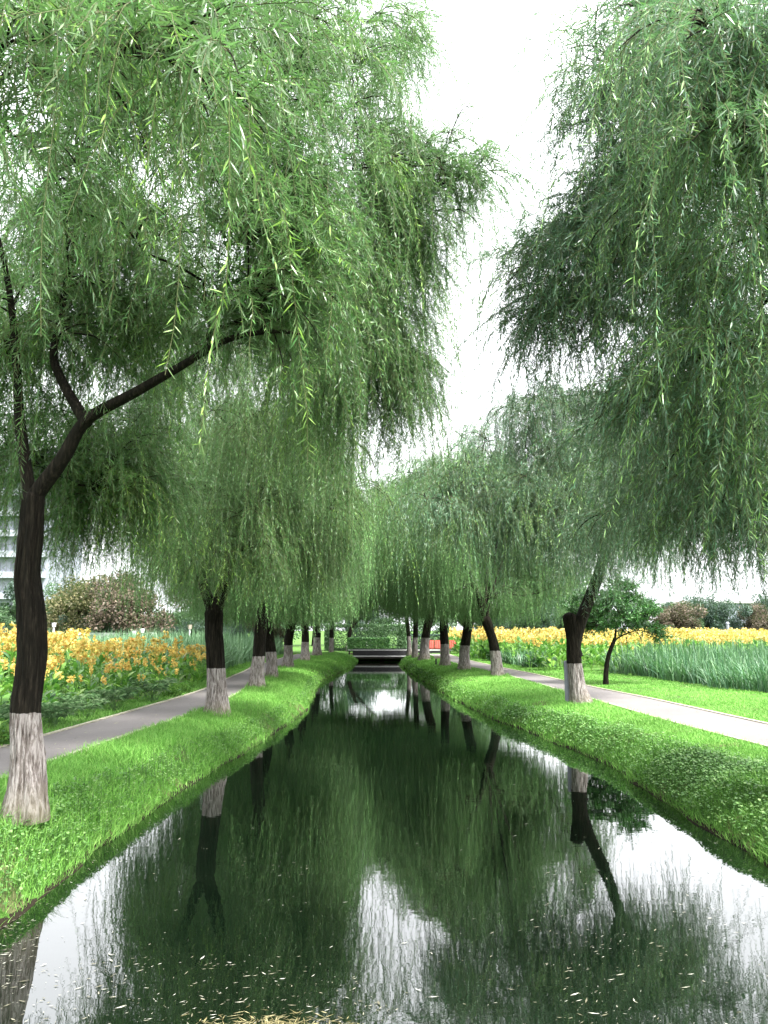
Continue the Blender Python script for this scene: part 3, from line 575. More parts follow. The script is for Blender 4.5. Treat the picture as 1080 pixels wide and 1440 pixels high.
# ------------------------------------------------------------------ willows
TREES = {
 'L1': dict(base=(-3.5, 7.9),
  trunk=[(0.0, 0.0, -0.1), (0.0, 0.0, 0.35), (-0.06, 0.0, 0.94), (-0.04, 0.0, 1.43), (-0.08, 0.0, 1.92), (-0.14, 0.0, 2.28), (-0.13, 0.0, 2.72), (-0.13, 0.0, 3.09)],
  limbs=[[(-0.13, 0.0, 3.06), (0.17, -0.05, 3.5), (0.41, -0.1, 3.89), (0.97, -0.3, 4.13), (1.45, -0.5, 4.32), (1.96, -0.7, 4.53), (2.43, -0.9, 4.54), (2.74, -1.0, 4.47)], [(0.42, -0.1, 3.85), (0.02, 0.1, 4.43), (-0.11, 0.2, 4.78), (-0.11, 0.4, 5.53), (-0.19, 0.7, 6.48), (-0.46, 1.0, 7.79)], [(-0.14, 0.0, 2.94), (-0.33, 0.0, 3.93), (-0.37, -0.1, 4.59), (-0.34, -0.5, 5.35), (-0.47, -0.9, 6.19)]],
  targets=[(1.32, -3.5, 5.67), (1.86, -3.7, 5.45), (2.14, -3.1, 5.98), (1.54, -3.5, 5.07), (1.74, -2.7, 5.56), (1.07, -3.3, 4.97), (2.01, -1.7, 6.02), (2.25, -1.3, 6.01, 0.9, 0.64), (2.55, -1.0, 5.69, 0.9, 0.64), (1.71, -1.7, 5.55), (2.58, 0.3, 8.69), (2.74, 1.3, 9.74), (2.31, 0.3, 9.44), (1.96, -0.7, 7.35), (0.55, -0.5, 6.45), (2.01, -0.7, 5.71), (0.02, -0.7, 5.86), (1.44, -4.1, 4.92), (2.68, -0.3, 5.77), (0.94, -0.5, 6.05), (2.82, 1.7, 9.33), (-0.22, 0.1, 10.4), (1.42, 0.3, 10.72), (2.17, 1.1, 11.38), (-2.12, 0.1, 8.06), (-2.61, 0.7, 6.66), (-1.2, -0.9, 8.9), (-2.39, 2.1, 7.03), (-1.06, -0.4, 5.63), (0.83, -1.7, 6.92), (1.35, -1.3, 7.03), (1.99, 0.9, 8.1), (2.38, -1.5, 7.24), (1.4, -2.3, 7.2), (2.18, -2.1, 6.99), (2.33, -1.7, 5.49, 0.9, 0.64), (2.44, -0.7, 5.52, 0.9, 0.64), (2.59, -0.1, 5.63), (1.25, 0.3, 7.04), (1.02, -2.3, 5.67), (2.25, -4.3, 4.67), (1.84, -4.5, 4.47), (3.5, 2.3, 10.73), (3.2, 2.1, 9.53), (4.52, 2.3, 8.67, 0.9), (4.2, 2.1, 8.26, 0.9), (4.6, 2.3, 8.17, 0.8), (4.01, 2.3, 8.39, 1.2), (3.6, 2.3, 8.78, 1.4), (3.1, 2.1, 8.31, 1.4), (3.71, 2.5, 7.68, 1.5), (3.29, 2.5, 7.91, 1.7), (3.45, 2.9, 7.34, 1.9), (2.99, 2.5, 7.35, 1.8), (3.66, 3.1, 6.99, 1.9), (3.23, 3.1, 6.88, 2.1), (3.55, 3.3, 6.45, 2.1), (2.86, 3.1, 6.65, 2.2), (3.34, 3.5, 6.02, 2.1), (2.57, 2.7, 6.69, 2), (2.51, 2.1, 7.67, 1.5), (3.06, 3.7, 5.98, 2.2), (3.63, 3.5, 5.79, 2.1), (2.57, 3.5, 6.14, 2.1), (2.25, 2.9, 6.34, 2), (3.5, 3.9, 5.47, 1.9), (2.93, 4.1, 5.53, 1.9), (-0.97, 1.1, 5.94, 0.9), (-0.46, 1.6, 5.89, 1), (0.27, 1.1, 5.76, 1), (-1.12, 2.1, 5.6, 1), (-0.42, 2.6, 5.47, 1.1), (0.24, 2.1, 5.5, 1), (-1.11, 0.7, 4.8, 1.2), (-1.67, 2.6, 4.64, 1.7), (-1.13, 3.1, 4.78, 1.8), (-0.54, 4.1, 5.18, 1.3), (-0.84, 3.1, 4.25, 2.0), (-0.22, 4.6, 4.95, 1.3), (-1.44, 3.1, 3.93, 1.7), (-1.07, 3.1, 4.57, 2.1), (-0.5, 3.3, 4.19, 1.8), (-0.27, 4.1, 5.59, 1.1), (-0.87, 3.6, 5.26, 1.1), (-0.26, 3.5, 4.45, 1.1), (-0.21, 5.1, 4.33, 1.1), (-1.31, 3.1, 4.25, 1.9), (-1.73, 2.6, 4.14, 1.8), (-0.61, 3.1, 3.73, 1.6), (-0.93, 2.9, 3.59, 1.5), (-0.26, 3.3, 3.76, 1.5), (-0.55, 0.1, 6.06, 1), (-0.33, 0.5, 5.49, 1.1), (-0.11, 0.7, 6.03, 1.1), (0.39, 0.3, 5.49, 1), (-0.71, 0.7, 4.97, 1.1), (-0.27, 0.9, 5.13, 1.1), (0.37, 0.9, 5.13, 1), (-0.44, -0.3, 5.14, 1.1), (-0.74, 1.1, 6.51, 1.2), (-0.06, 0.9, 6.77, 1.2), (0.86, 0.5, 5.41, 1), (1.28, 0.3, 5.24, 0.8), (1.73, -0.3, 5.06, 0.7), (2.23, -0.6, 4.85, 0.6), (2.42, -0.7, 4.7, 0.6), (2.09, -0.6, 4.74, 0.5)]),
 'L2': dict(base=(-3.51, 16.7),
  trunk=[(0.0, 0.0, -0.1), (-0.01, 0.0, 0.45), (-0.06, 0.0, 1.07), (-0.11, 0.0, 1.67), (-0.13, 0.0, 2.09)],
  limbs=[[(-0.13, 0.0, 2.0), (-0.31, 0.0, 2.5), (-0.51, 0.1, 3.04), (-0.78, 0.3, 4.0), (-1.1, 0.5, 5.66), (-1.25, 0.5, 7.34)], [(-0.11, 0.0, 2.03), (0.13, -0.1, 2.8), (0.29, -0.2, 3.32), (0.57, -0.5, 4.51), (0.91, -0.7, 6.01), (1.23, -0.9, 7.83), (1.6, -1.1, 9.99)], [(0.29, -0.2, 3.32), (1.14, -0.9, 5.04), (1.68, -1.3, 6.45), (2.02, -1.3, 8.3), (2.11, -0.9, 10.1)]],
  targets=[(-1.12, -0.2, 8.76), (0.08, -0.7, 9.54), (1.15, -0.7, 10.2), (1.9, -0.2, 10.12), (2.1, -0.5, 8.64), (-0.07, -1.1, 7.13), (-1.3, 0.1, 7.21), (-1.56, 0.1, 5.89), (1.03, -1.5, 7.29), (1.89, -1.3, 6.75), (-0.97, -0.3, 5.79), (1.47, -1.7, 8.43), (1.13, 0.3, 12.91), (0.06, -0.2, 12.05), (-1.65, 0.8, 11.18), (0.15, 0.8, 14.58), (1.82, 0.3, 12.18), (-2.23, 1.3, 9.22), (0.12, 1.8, 9.24), (1.42, 1.3, 9.22), (2.35, -1.3, 5.55), (1.5, -1.5, 5.5), (0.49, -1.5, 5.79), (2.44, -0.7, 6.95), (0.93, -1.3, 4.37), (1.91, -1.1, 4.4), (2.45, -0.5, 4.35), (-1.33, 0.3, 4.8), (-1.23, 1.5, 4.67), (0.02, -1.1, 4.55), (1.24, -0.3, 3.62), (0.08, 1.8, 4.2), (2.06, 0.7, 3.73), (-2.05, 2.8, 7.7), (0.63, 2.3, 7.17), (0.14, -1.5, 3.41, 1.2), (0.78, -1.5, 3.27, 1.2), (-0.53, -0.5, 3.44)]),
 'R1': dict(base=(4.56, 8.9),
  trunk=[(0.0, 0.0, -0.1), (0.02, 0.0, 0.45), (0.1, 0.0, 1.35), (0.16, -0.05, 2.35), (0.14, -0.1, 3.05)],
  limbs=[[(0.14, -0.1, 2.95), (-0.26, -0.3, 4.05), (-0.97, -0.7, 4.25), (-1.39, -1.1, 5.15), (-1.78, -1.5, 5.97), (-2.1, -1.7, 6.79)], [(0.14, -0.1, 3.05), (0.14, -0.5, 4.05), (-0.7, -1.7, 4.81), (-1.08, -2.3, 5.87), (-1.29, -2.5, 6.94)], [(0.14, -0.1, 2.75), (0.44, 0.3, 3.75), (1.24, 0.7, 4.85), (2.04, 0.9, 6.05), (2.64, 1.0, 7.05)]],
  targets=[(-2.29, -1.7, 7.39), (-2.06, -2.1, 7.27), (-2.05, -2.7, 6.99), (-2.04, -3.5, 6.32, 1.15, 0.8), (-2.01, -4.1, 5.76, 1.15, 0.8), (-2.22, -1.7, 6.91), (-2.12, -2.1, 6.74), (-1.94, -2.5, 6.59), (-2.03, -3.5, 5.65, 1.15, 0.8), (-2.03, -4.1, 5.06, 1.15, 0.8), (-2.41, -1.5, 5.85), (-2.26, -1.7, 6.17), (-2.09, -1.7, 6.32), (-1.92, -2.1, 6.07), (-1.8, -2.7, 5.42), (-2.54, -1.4, 5.63, 0.8), (-2.64, -1.3, 5.1, 0.8), (-2.45, -1.5, 5.82, 0.8), (-2.55, -1.4, 5.36), (-2.26, -1.3, 5.53), (-2.02, -1.5, 5.58), (-1.84, -2.1, 5.13), (-1.87, -3.1, 4.63, 1.15, 0.8), (-1.93, -3.9, 4.44, 1.15, 0.8), (-1.87, -0.7, 5.15), (-1.71, -1.3, 4.75), (-1.58, -1.7, 4.59), (-1.63, -2.7, 4.2), (-1.86, -3.7, 3.75, 1.15, 0.8), (-1.51, 0.1, 4.67), (-1.36, -0.7, 4.33), (-1.34, -1.7, 3.95), (-1.38, -2.5, 3.51, 1.15, 0.8), (-0.92, -1.5, 3.22), (-0.75, -0.1, 3.75), (-0.93, 0.5, 4.07), (-0.37, -0.9, 3.72), (-1.18, 1.1, 4.02, 1.3), (-0.73, 0.6, 3.82, 1.3), (-0.52, -0.3, 3.62, 1.3), (-0.92, 2.1, 4.78, 1.4), (-0.64, 1.6, 3.64, 1.1), (-0.4, 0.6, 3.37, 1.1), (-0.31, -0.3, 3.29, 1.2), (-0.75, 3.1, 4.02, 1.1), (-0.34, 0.1, 3.11, 1), (-0.86, 2.1, 3.83, 1.1), (-0.72, -0.5, 3.26, 1.2), (-0.78, -1.3, 2.94, 1.3), (0.34, 2.5, 3.91, 1.1), (0.57, 1.6, 4.04, 1.1), (0.14, 3.6, 4.59, 0.9), (-0.53, -2.9, 6.48), (0.35, -1.9, 5.74), (0.19, -1.4, 4.48), (2.29, 0.1, 7.85), (-0.43, -2.4, 8.0), (-0.93, -1.4, 9.59), (2.48, 0.1, 5.48), (2.23, 1.6, 7.19), (1.05, 1.1, 8.53), (0.38, 1.6, 8.87), (-0.73, 0.9, 8.4), (0.63, 1.6, 6.43), (1.04, 0.1, 3.97)]),
 'R2': dict(base=(4.75, 19.1),
  trunk=[(0.0, 0.0, -0.1), (-0.07, 0.0, 0.35), (-0.13, 0.0, 0.89), (-0.15, 0.0, 1.4), (-0.21, 0.0, 2.03)],
  limbs=[[(-0.11, 0.0, 1.4), (0.09, 0.0, 2.03), (0.39, 0.0, 2.69), (0.61, 0.0, 3.31), (0.81, -0.1, 4.09), (0.93, -0.2, 5.14), (0.69, -0.5, 6.34)], [(0.67, 0.0, 3.48), (1.15, 0.2, 4.31), (1.98, 0.4, 5.25), (2.88, 0.7, 6.25)], [(0.71, 0.0, 3.66), (0.14, -0.3, 4.59), (-0.59, -0.6, 5.42), (-1.32, -0.9, 6.06)]],
  targets=[(-0.87, -0.9, 6.77), (-1.41, -1.5, 7.03), (-1.03, -1.3, 7.18), (-0.31, -1.1, 7.06), (0.62, -0.9, 7.39), (1.49, -0.9, 7.48), (-0.82, -1.1, 5.84), (-0.53, -1.1, 5.67), (0.43, -0.1, 6.07), (-1.46, -1.3, 4.95), (-1.23, -1.5, 4.58), (1.68, -0.1, 6.07), (2.71, -0.1, 6.99), (-0.71, -1.7, 4.38), (2.88, 0.3, 5.6), (-0.16, -1.5, 4.74), (0.79, -1.1, 4.98), (0.36, -0.9, 4.59), (1.45, -0.6, 4.72), (0.7, -1.1, 5.84), (0.3, -0.6, 5.25), (-0.11, -1.1, 4.22), (1.2, -0.5, 4.21), (0.42, -1.1, 3.97), (2.12, -0.1, 4.27), (-2.86, -1.6, 5.56), (-2.55, -1.6, 4.73), (-2.98, -1.8, 4.29), (-2.29, -1.6, 5.48), (-3.11, -1.5, 4.91), (-2.17, -1.7, 4.06), (-0.33, 1.4, 6.02), (1.06, 1.4, 7.2), (2.4, 1.9, 7.34), (3.92, 0.9, 6.68), (2.01, -0.5, 4.91), (-0.74, -0.1, 5.89)]),
}

WM = dict(bark=M['bark'], limb=M['bark_dark'], leaf=M['leaf_a'], twig=M['bark_dark'], withe=M['twig'])
WB = dict(WM, leaf=M['leaf_b']); WF = dict(WM, leaf=M['leaf_far'])
base3 = lambda k: (*TREES[k]['base'], LAWN)
WGROUP = 'limewashed willows along the canal'
P1 = dict(limb_r=[(.100, .010), (.062, .012), (.085, .014)], nter=8, terL=(.3, .9), nstr=12, multi=1, thin=.25, strL=(.25, 1.0), droop=(.15, 1.15), longf=2.0, strand_up=.25, zmin=2.05, zslope=.62, leaf=(.108, .098, .0215, True), angle=(30, 72), ldown=.22, K=7, long=.10, trunk_rings=170, trunk_sides=72, wob=.10)
make_tree('willow', 101, TREES['L1']['trunk'], [.185, .155, .14, .142, .138, .128, .122, .115], TREES['L1']['limbs'], TREES['L1']['targets'], P1,
          'big nearest left bank willow with one long dark limb slanting over the canal', 'willow tree', WM, WGROUP, base3('L1'))
P2 = dict(nter=8, terL=(.5, 1.3), nstr=11, multi=2, thin=.15, strL=(.5, 2.0), droop=(.15, .8), strand_up=.2, zmin=2.1, leaf=(.095, .125, .027, False), angle=(25, 65), K=8, long=.15, trunk_rings=100, trunk_sides=52)
make_tree('willow', 102, TREES['L2']['trunk'], [.24, .205, .19, .185, .19], TREES['L2']['limbs'], TREES['L2']['targets'], P2,
          'tall willow on the left bank with a high bough reaching far out over the water', 'willow tree', WM, WGROUP, base3('L2'))
P3 = dict(nter=8, terL=(.3, .9), nstr=14, multi=1, thin=.22, strL=(.3, 1.1), droop=(.2, 1.2), longf=2.0, strand_up=.25, zmin=1.75, leaf=(.092, .10, .0205, True), angle=(30, 70), ldown=.25, K=7, long=.12, trunk_rings=60, trunk_sides=32)
make_tree('willow', 103, TREES['R1']['trunk'], [.2, .18, .17, .16, .16], TREES['R1']['limbs'], TREES['R1']['targets'], P3,
          'nearest right bank willow whose grey green crown hangs in from the frame edge', 'willow tree', WB, WGROUP, base3('R1'))
P4 = dict(nter=8, terL=(.4, 1.1), nstr=11, multi=2, thin=.2, strL=(.4, 1.7), droop=(.15, .9), strand_up=.2, zmin=2.2, leaf=(.098, .13, .029, False), angle=(25, 65), K=7, long=.12, trunk_rings=90, trunk_sides=52, flare=.5)
make_tree('willow', 104, TREES['R2']['trunk'], [.235, .19, .17, .16, .165], TREES['R2']['limbs'], TREES['R2']['targets'], P4,
          'right bank willow with a sawn stub and bent limb beside the grey post', 'willow tree', WB, WGROUP, base3('R2'))

def auto_willow(seed, height, rad, fork, lean, mats, label, loc, rz, scale, n=64, zmin=1.75):
    rng = np.random.default_rng(seed); tr = [(0, 0, -.1), (lean * .1, 0, .5), (lean * .35, .02, fork * .6), (lean, 0, fork)]
    f = np.array(tr[-1]); limbs = []
    for k in range(4):
        a = k * math.pi / 2 + rng.uniform(-.5, .5); d = np.array([math.cos(a), math.sin(a), 0]); h = height - fork
        limbs.append([f - np.array([0, 0, .1]), f + d * .35 + np.array([0, 0, h * .16]), f + d * rad * .32 + np.array([0, 0, h * .42]), f + d * rad * .45 + np.array([0, 0, h * rng.uniform(.6, .78)])])
    tg = []
    while len(tg) < n:
        v = nrm(rng.normal(0, 1, 3)); q = rng.uniform(.55, 1) ** .7
        p = np.array([v[0] * rad * q, v[1] * rad * q, fork + 1.0 + (height - fork - 1.2) * (.40 + .58 * v[2] * q)])
        if p[2] > fork + .8 and all(np.linalg.norm(p - t) > .6 for t in tg): tg.append(p)
    P = dict(nter=8, terL=(.5, 1.3), nstr=11, strL=(.8, 2.7), droop=(.15, .75), zmin=zmin, leaf=(.115, .17, .042, False), K=7, long=.2, trunk_rings=50, trunk_sides=24, strand_r=.002)
    return make_tree('willow', seed, tr, [.24, .2, .18, .19], limbs, tg, P, label, 'willow tree', mats, WGROUP, loc, rz, scale)
g1 = auto_willow(201, 10.0, 3.5, 2.3, .15, WF, 'third willow along the left path, its pale bark partly hidden by hanging withes', (*TREES_L[2], LAWN), 0, 1)
g2 = auto_willow(202, 9.6, 3.3, 2.0, -.3, WF, 'willow fourth from the front on the left bank, trunk close behind the third', (*TREES_L[3], LAWN), 1.0, 1)
g3 = auto_willow(203, 9.3, 3.5, 2.1, -.42, WF, 'right bank willow leaning left then forking, its bright domed crown low', (*TREES_R[2], LAWN), .2, 1, 60)
far = [(g2, TREES_L[4], 2.2, 1.10, 'fifth willow of the left row, at the rear of the tight trio of pale trunks'),
       (g1, TREES_L[5], 4.0, 1.12, 'sixth willow of the left row where the path bends behind the grass'),
       (g2, TREES_L[6], 5.2, 1.3, 'far willow of the left row just before the small leaning one'),
       (g1, TREES_L[7], .7, (.78, .78, 1.2), 'far left row willow with thick dark trunk near the canal end'),
       (g2, TREES_R[3], 3.6, 1.12, 'right bank willow behind the left leaning one, stout pale trunk base'),
       (g1, TREES_R[4], 1.9, 1.1, 'right bank willow just behind the small lawn lamp'),
       (g2, TREES_R[5], 3.0, 1.34, 'far right bank willow with trunk in front of the red barriers'),
       (g1, TREES_R[6], 5.4, (.85, .85, 1.3), 'far right bank willow nearest the left end of the red barriers'),
       (g2, TREES_R[7], .4, (.72, .72, 1.35), 'farthest right bank willow standing against the low footbridge')]
for src, (x, y), rz, sc, lab in far: copy_tree(src, (x, y, LAWN), rz, sc, lab)
# small leaning willow at the end of the left row
rng = np.random.default_rng(7)
make_tree('willow', 205, [(0, 0, -.1), (.05, 0, .5), (.1, 0, 1.3), (.35, 0, 2.2), (.7, 0, 3.0)], [.2, .17, .15, .13, .12], [[(.2, 0, 1.8), (1.0, .1, 2.7), (2.0, .1, 3.7), (3.0, .1, 4.4)]],
          [(1.2 + 2.4 * rng.random() * (k % 3), rng.normal(0, 1.3), rng.uniform(4.0, 6.5)) for k in range(14)], dict(P4, leaf=(.13, .18, .05, False), zmin=3.0, nter=6),
          'slim willow leaning right at the end of the left row by the footbridge', 'willow tree', WF, WGROUP, (*TREES_L[8], LAWN))

# bare tree rising behind the right row
rng = np.random.default_rng(31)
tg = [(rng.normal(0, 1.5), rng.normal(0, 1.5), rng.uniform(10, 17.5)) for _ in range(30)]
make_tree('bare_tree', 31, [(0, 0, -.1), (.05, 0, 2), (-.05, 0, 4.5), (.1, 0, 7)], [.2, .17, .14, .12], [[(.1, 0, 6.8), (-.3, .2, 9), (-.9, .2, 12.5), (-1.2, .2, 17.3)], [(.1, 0, 6.5), (.8, 0, 8.5), (1.1, 0, 11.5)]], tg,
          dict(nter=4, terL=(.5, 1.3), nstr=2, strL=(.3, .7), droop=(3, 5), up=.8, zmin=3, leaf=(.05, .2, 3, False), terdroop=6, strand_r=.008, trunk_rings=30, trunk_sides=14, arrive=.7),
          'bare leafless tree sticking up against the sky between the rows', 'bare tree', dict(bark=M['bark_dark'], limb=M['bark_dark'], leaf=M['bt_olive'], twig=M['bark_dark']), None, (5.3, 50.5, LAWN))

# small broad leaved tree on the right lawn
rng = np.random.default_rng(41)
tg = [(.45 + rng.normal(0, .75), rng.normal(0, .6), rng.uniform(1.6, 2.9)) for _ in range(46)] + [(1.5, -.1, 1.7), (1.75, 0, 1.5), (1.65, -.1, 1.35), (-.35, 0, 2.0), (.0, .2, 2.5), (.9, 0, 3.0), (.6, .1, 3.1)]
make_tree('young_tree', 41, [(-.02, 0, -.08), (.02, 0, .5), (.12, 0, .95), (.32, 0, 1.42)], [.085, .07, .065, .06], [[(.3, 0, 1.36), (.7, 0, 1.6), (1.15, 0, 1.7), (1.6, 0, 1.55)], [(.32, 0, 1.4), (.4, 0, 1.9), (.5, .1, 2.5)]], tg,
          dict(nter=8, terL=(.15, .5), nstr=7, strL=(.12, .35), droop=(1.2, 2), terdroop=1.2, up=.3, zmin=.9, leaf=(.095, .5, .03, False), angle=(30, 80), ldown=.5, trunk_rings=30, trunk_sides=16, strand_r=.003),
          'small dark leaved tree with a leaning thin trunk on the right lawn', 'young tree', dict(bark=M['bark_dark'], limb=M['bark_dark'], leaf=M['broad'], twig=M['bark_dark']), None, (7.06, 25.1, LAWN))

# ------------------------------------------------------------------ cannas
def canna_variant(seed):
    rng = np.random.default_rng(seed); fo = Acc(); heads = []
    for s in range(3):
        bx, by = rng.normal(0, .13, 2); h = rng.uniform(.95, 1.3); lx, ly = rng.normal(0, .10, 2)
        tubes(fo, np.array([[(bx, by, 0), (bx + lx * .4, by + ly * .4, h * .5), (bx + lx, by + ly, h + .05)]]), np.array([[.014, .011, .006]]), 5, 0, .6, .5)
        for k in range(6):
            z0 = h * (.12 + .13 * k); az = rng.uniform(0, 2 * math.pi); L = rng.uniform(.34, .55) * (1 - .07 * k); w = L * .36; el = rng.uniform(.75, 1.25)
            d = np.array([math.cos(az) * math.cos(el), math.sin(az) * math.cos(el), math.sin(el)]); sd = np.array([-math.sin(az), math.cos(az), 0]); p = np.array([bx + lx * z0 / h, by + ly * z0 / h, z0])
            out = np.array([math.cos(az), math.sin(az), 0]); V = []
            for t, ww in ((0, .12), (.22, .75), (.5, 1), (.78, .7), (1, .04)):
                c = p + d * L * t + out * L * .35 * t * t - np.array([0, 0, 1]) * L * .28 * t * t
                V += [c - sd * w * ww * .5 + np.array([0, 0, .1 * w * ww]), c, c + sd * w * ww * .5 + np.array([0, 0, .1 * w * ww])]
            F = [(3 * i + j, 3 * i + j + 1, 3 * i + j + 4, 3 * i + j + 3) for i in range(4) for j in range(2)]
            fo.add(V, np.array(F), 0, rng.random(), rng.random(), True)
        fl = Acc(); top = np.array([bx + lx, by + ly, h + .02])
        tubes(fl, np.array([[top - np.array([0, 0, .06]), top + np.array([0, 0, .08]), top + np.array([0, 0, .21])]]), np.array([[.012, .010, .006]]), 4, 0, .7, .3)
        for q in range(15):
            c = top + np.array([rng.normal(0, .006), rng.normal(0, .006), rng.uniform(-.05, .20)]); az = rng.uniform(0, 2 * math.pi); L = rng.uniform(.07, .125)
            d = nrm(np.array([math.cos(az), math.sin(az), rng.uniform(.1, 1.0)])); sd = nrm(np.cross(d, rng.normal(0, 1, 3)))
            nn = np.cross(d, sd)
            fl.add([c, c + d * L * .55 + sd * L * .4, c + d * L - nn * L * .2, c + d * L * .55 - sd * L * .4], np.array([[0, 1, 2, 3]]), 0, rng.random(), rng.random())
        heads.append(fl)
    return fo, heads
CV = [canna_variant(300 + k) for k in range(6)]
CM = [(f.mesh('foliage', M['canna_leaf']), [h.mesh('flower_head', M['canna_flower']) for h in hs_]) for f, hs_ in CV]
def place_canna(x, y, rz, sc, v, label, group, petal=None):
    r = empty('canna', (x, y, LAWN), label, 'canna', group, rz, sc); f, hs_ = CM[v]
    link_mesh('foliage', f, r)
    for h in hs_:
        o = link_mesh('flower_head', h, r)
        if petal: o.material_slots[0].link = 'OBJECT'; o.material_slots[0].material = petal
rng = np.random.default_rng(51); spots = []
tries = 0
while len(spots) < 175 and tries < 20000:
    tries += 1
    y = rng.uniform(14.5, 31); x = at(LPO, y) - np.interp(y, [14, 17, 20, 24, 31], [1.2, .7, .42, .4, .7]) - abs(rng.normal(0, 2.9))
    if x < -np.interp(y, [14.5, 18, 31], [9.2, 10.5, 15]): continue
    if all((x - a) ** 2 + (y - b) ** 2 > .42 ** 2 for a, b in spots): spots.append((x, y))
for x, y in spots:
    place_canna(x, y, rng.uniform(0, 6.28), rng.uniform(.72, 1.15) * (.62 + .38 * min(1, max(0, (at(LPO, y) - x - .5) / 1.6))), int(rng.integers(6)), 'orange and yellow canna with broad green leaves in the bed beside the left path', 'cannas beside the left path')
spots = []
while len(spots) < 105:
    y = rng.uniform(31.5, 43); x = rng.uniform(6.6, 17)
    if y < 31.0 + .28 * max(0, x - 9): continue
    if all((x - a) ** 2 + (y - b) ** 2 > .45 ** 2 for a, b in spots): spots.append((x, y))
for x, y in spots:
    place_canna(x, y, rng.uniform(0, 6.28), rng.uniform(.85, 1.25), int(rng.integers(6)), 'yellow canna in the front rows of the bed behind the right hand reeds', 'cannas behind the right reeds', M['canna_yellow'])
def bed(label, pts, petal):
    A = Acc()
    for x, y in pts:
        f, hs_ = CV[int(rng.integers(6))]; a = rng.uniform(0, 6.28); ca, sa = math.cos(a), math.sin(a); s = rng.uniform(.9, 1.25)
        for src, mi in [(f, 0)] + [(h, 1) for h in hs_]:
            V = np.concatenate(src.v); V = np.c_[(V[:, 0] * ca - V[:, 1] * sa) * s + x, (V[:, 0] * sa + V[:, 1] * ca) * s + y, V[:, 2] * s + LAWN]
            A.add(V, [np.asarray(fa) for fa, _, _ in src.f if fa.shape[1] == 4], mi, np.concatenate(src.rnd), np.concatenate(src.tone))
    tag(A.obj('flower_bed', [M['canna_leaf'], petal]), label, 'flower bed', kind='stuff')
pts = [(rng.uniform(5, 60) ** 1.0, rng.uniform(38, 66)) for _ in range(2600)]
pts = [(x, y) for x, y in pts if x < 2 + y * .58 and not (x < 17 and y < 43)]
bed('wide field of yellow cannas far behind the right reeds', pts, M['canna_yellow'])
pts = [(-rng.uniform(9, 15), rng.uniform(18, 33)) for _ in range(160)]
bed('far rows of orange cannas at the rear of the left field', [(x, y) for x, y in pts if x < -9.5 - .1 * (y - 18) and x > -.5 * y], M['canna_flower'])

# ------------------------------------------------------------------ reeds, sedges, low shrubs
def reeds(label, seed, pts, h, w, mat, clump=None):
    rng = np.random.default_rng(seed); A = Acc(); x, y = pts; n = len(x); P = np.c_[x, y, np.full(n, LAWN - .02)]
    tone = np.clip(.15 + .75 * vnoise(x, y, .55, seed) + rng.normal(0, .12, n), 0, 1); hh = h * rng.uniform(.6, 1.12, n) * (.72 + .45 * vnoise(x, y, .35, seed + 3))
    blades(A, rng, P, hh, w * rng.uniform(.6, 1.3, n), rng.uniform(.05, 1.0, n) ** 1.2, tone, 5, 0, .9)
    print('reeds', n); tag(A.obj('reeds', mat), label, 'reeds', kind='stuff')
rng = np.random.default_rng(61)
y = rng.uniform(19, 36, 60000); x = rng.uniform(6.8, 26, 60000)
front = at(RPO, y) + np.interp(y, [19, 21, 24, 30, 36], [4.6, 4.2, 3.6, 3.5, 2.0])
ok = (x > front + .5 * (vnoise(x, y, .8, 2) - .5)) & (x < y * .62) & (y < 31.5 + .3 * np.maximum(0, x - 9)) & (vnoise(x, y, 1.4, 8) > .22) & ((y < 31) | (x > 7.2))
reeds('blue green strap leaved reeds along the right lawn', 62, (x[ok][:26000], y[ok][:26000]), 1.32, .028, M['reed'])
y = rng.uniform(30, 56, 50000); x = -rng.uniform(5.8, 34, 50000); ok = (x > -.62 * y) & (x < at(LPO, y) - np.interp(y, [30, 33, 56], [.6, .9, .9])) & (y > 30.5 + .3 * np.maximum(0, -x - 12) * 0)
reeds('pale green reeds beyond the left canna bed', 63, (x[ok][:30000], y[ok][:30000]), 1.75, .035, M['reed_pale'])
y = rng.uniform(6, 30, 40000); x = -rng.uniform(8.5, 22, 40000); ok = (x > -.56 * y - 1) & (x < -np.interp(y, [6, 14, 18, 31], [7.6, 9.0, 10.8, 15.2]))
reeds('grassy field behind the nearest left willow', 64, (x[ok][:16000], y[ok][:16000]), .95, .03, M['reed_pale'])
y = rng.uniform(36, 57, 9000); x = rng.uniform(5, 9, 9000); ok = (x > at(RPO, y) + 1.2) & (x < 8)
reeds('green leaves at the foot of the far right canna bed', 65, (x[ok][:3500], y[ok][:3500]), .9, .05, M['reed'])

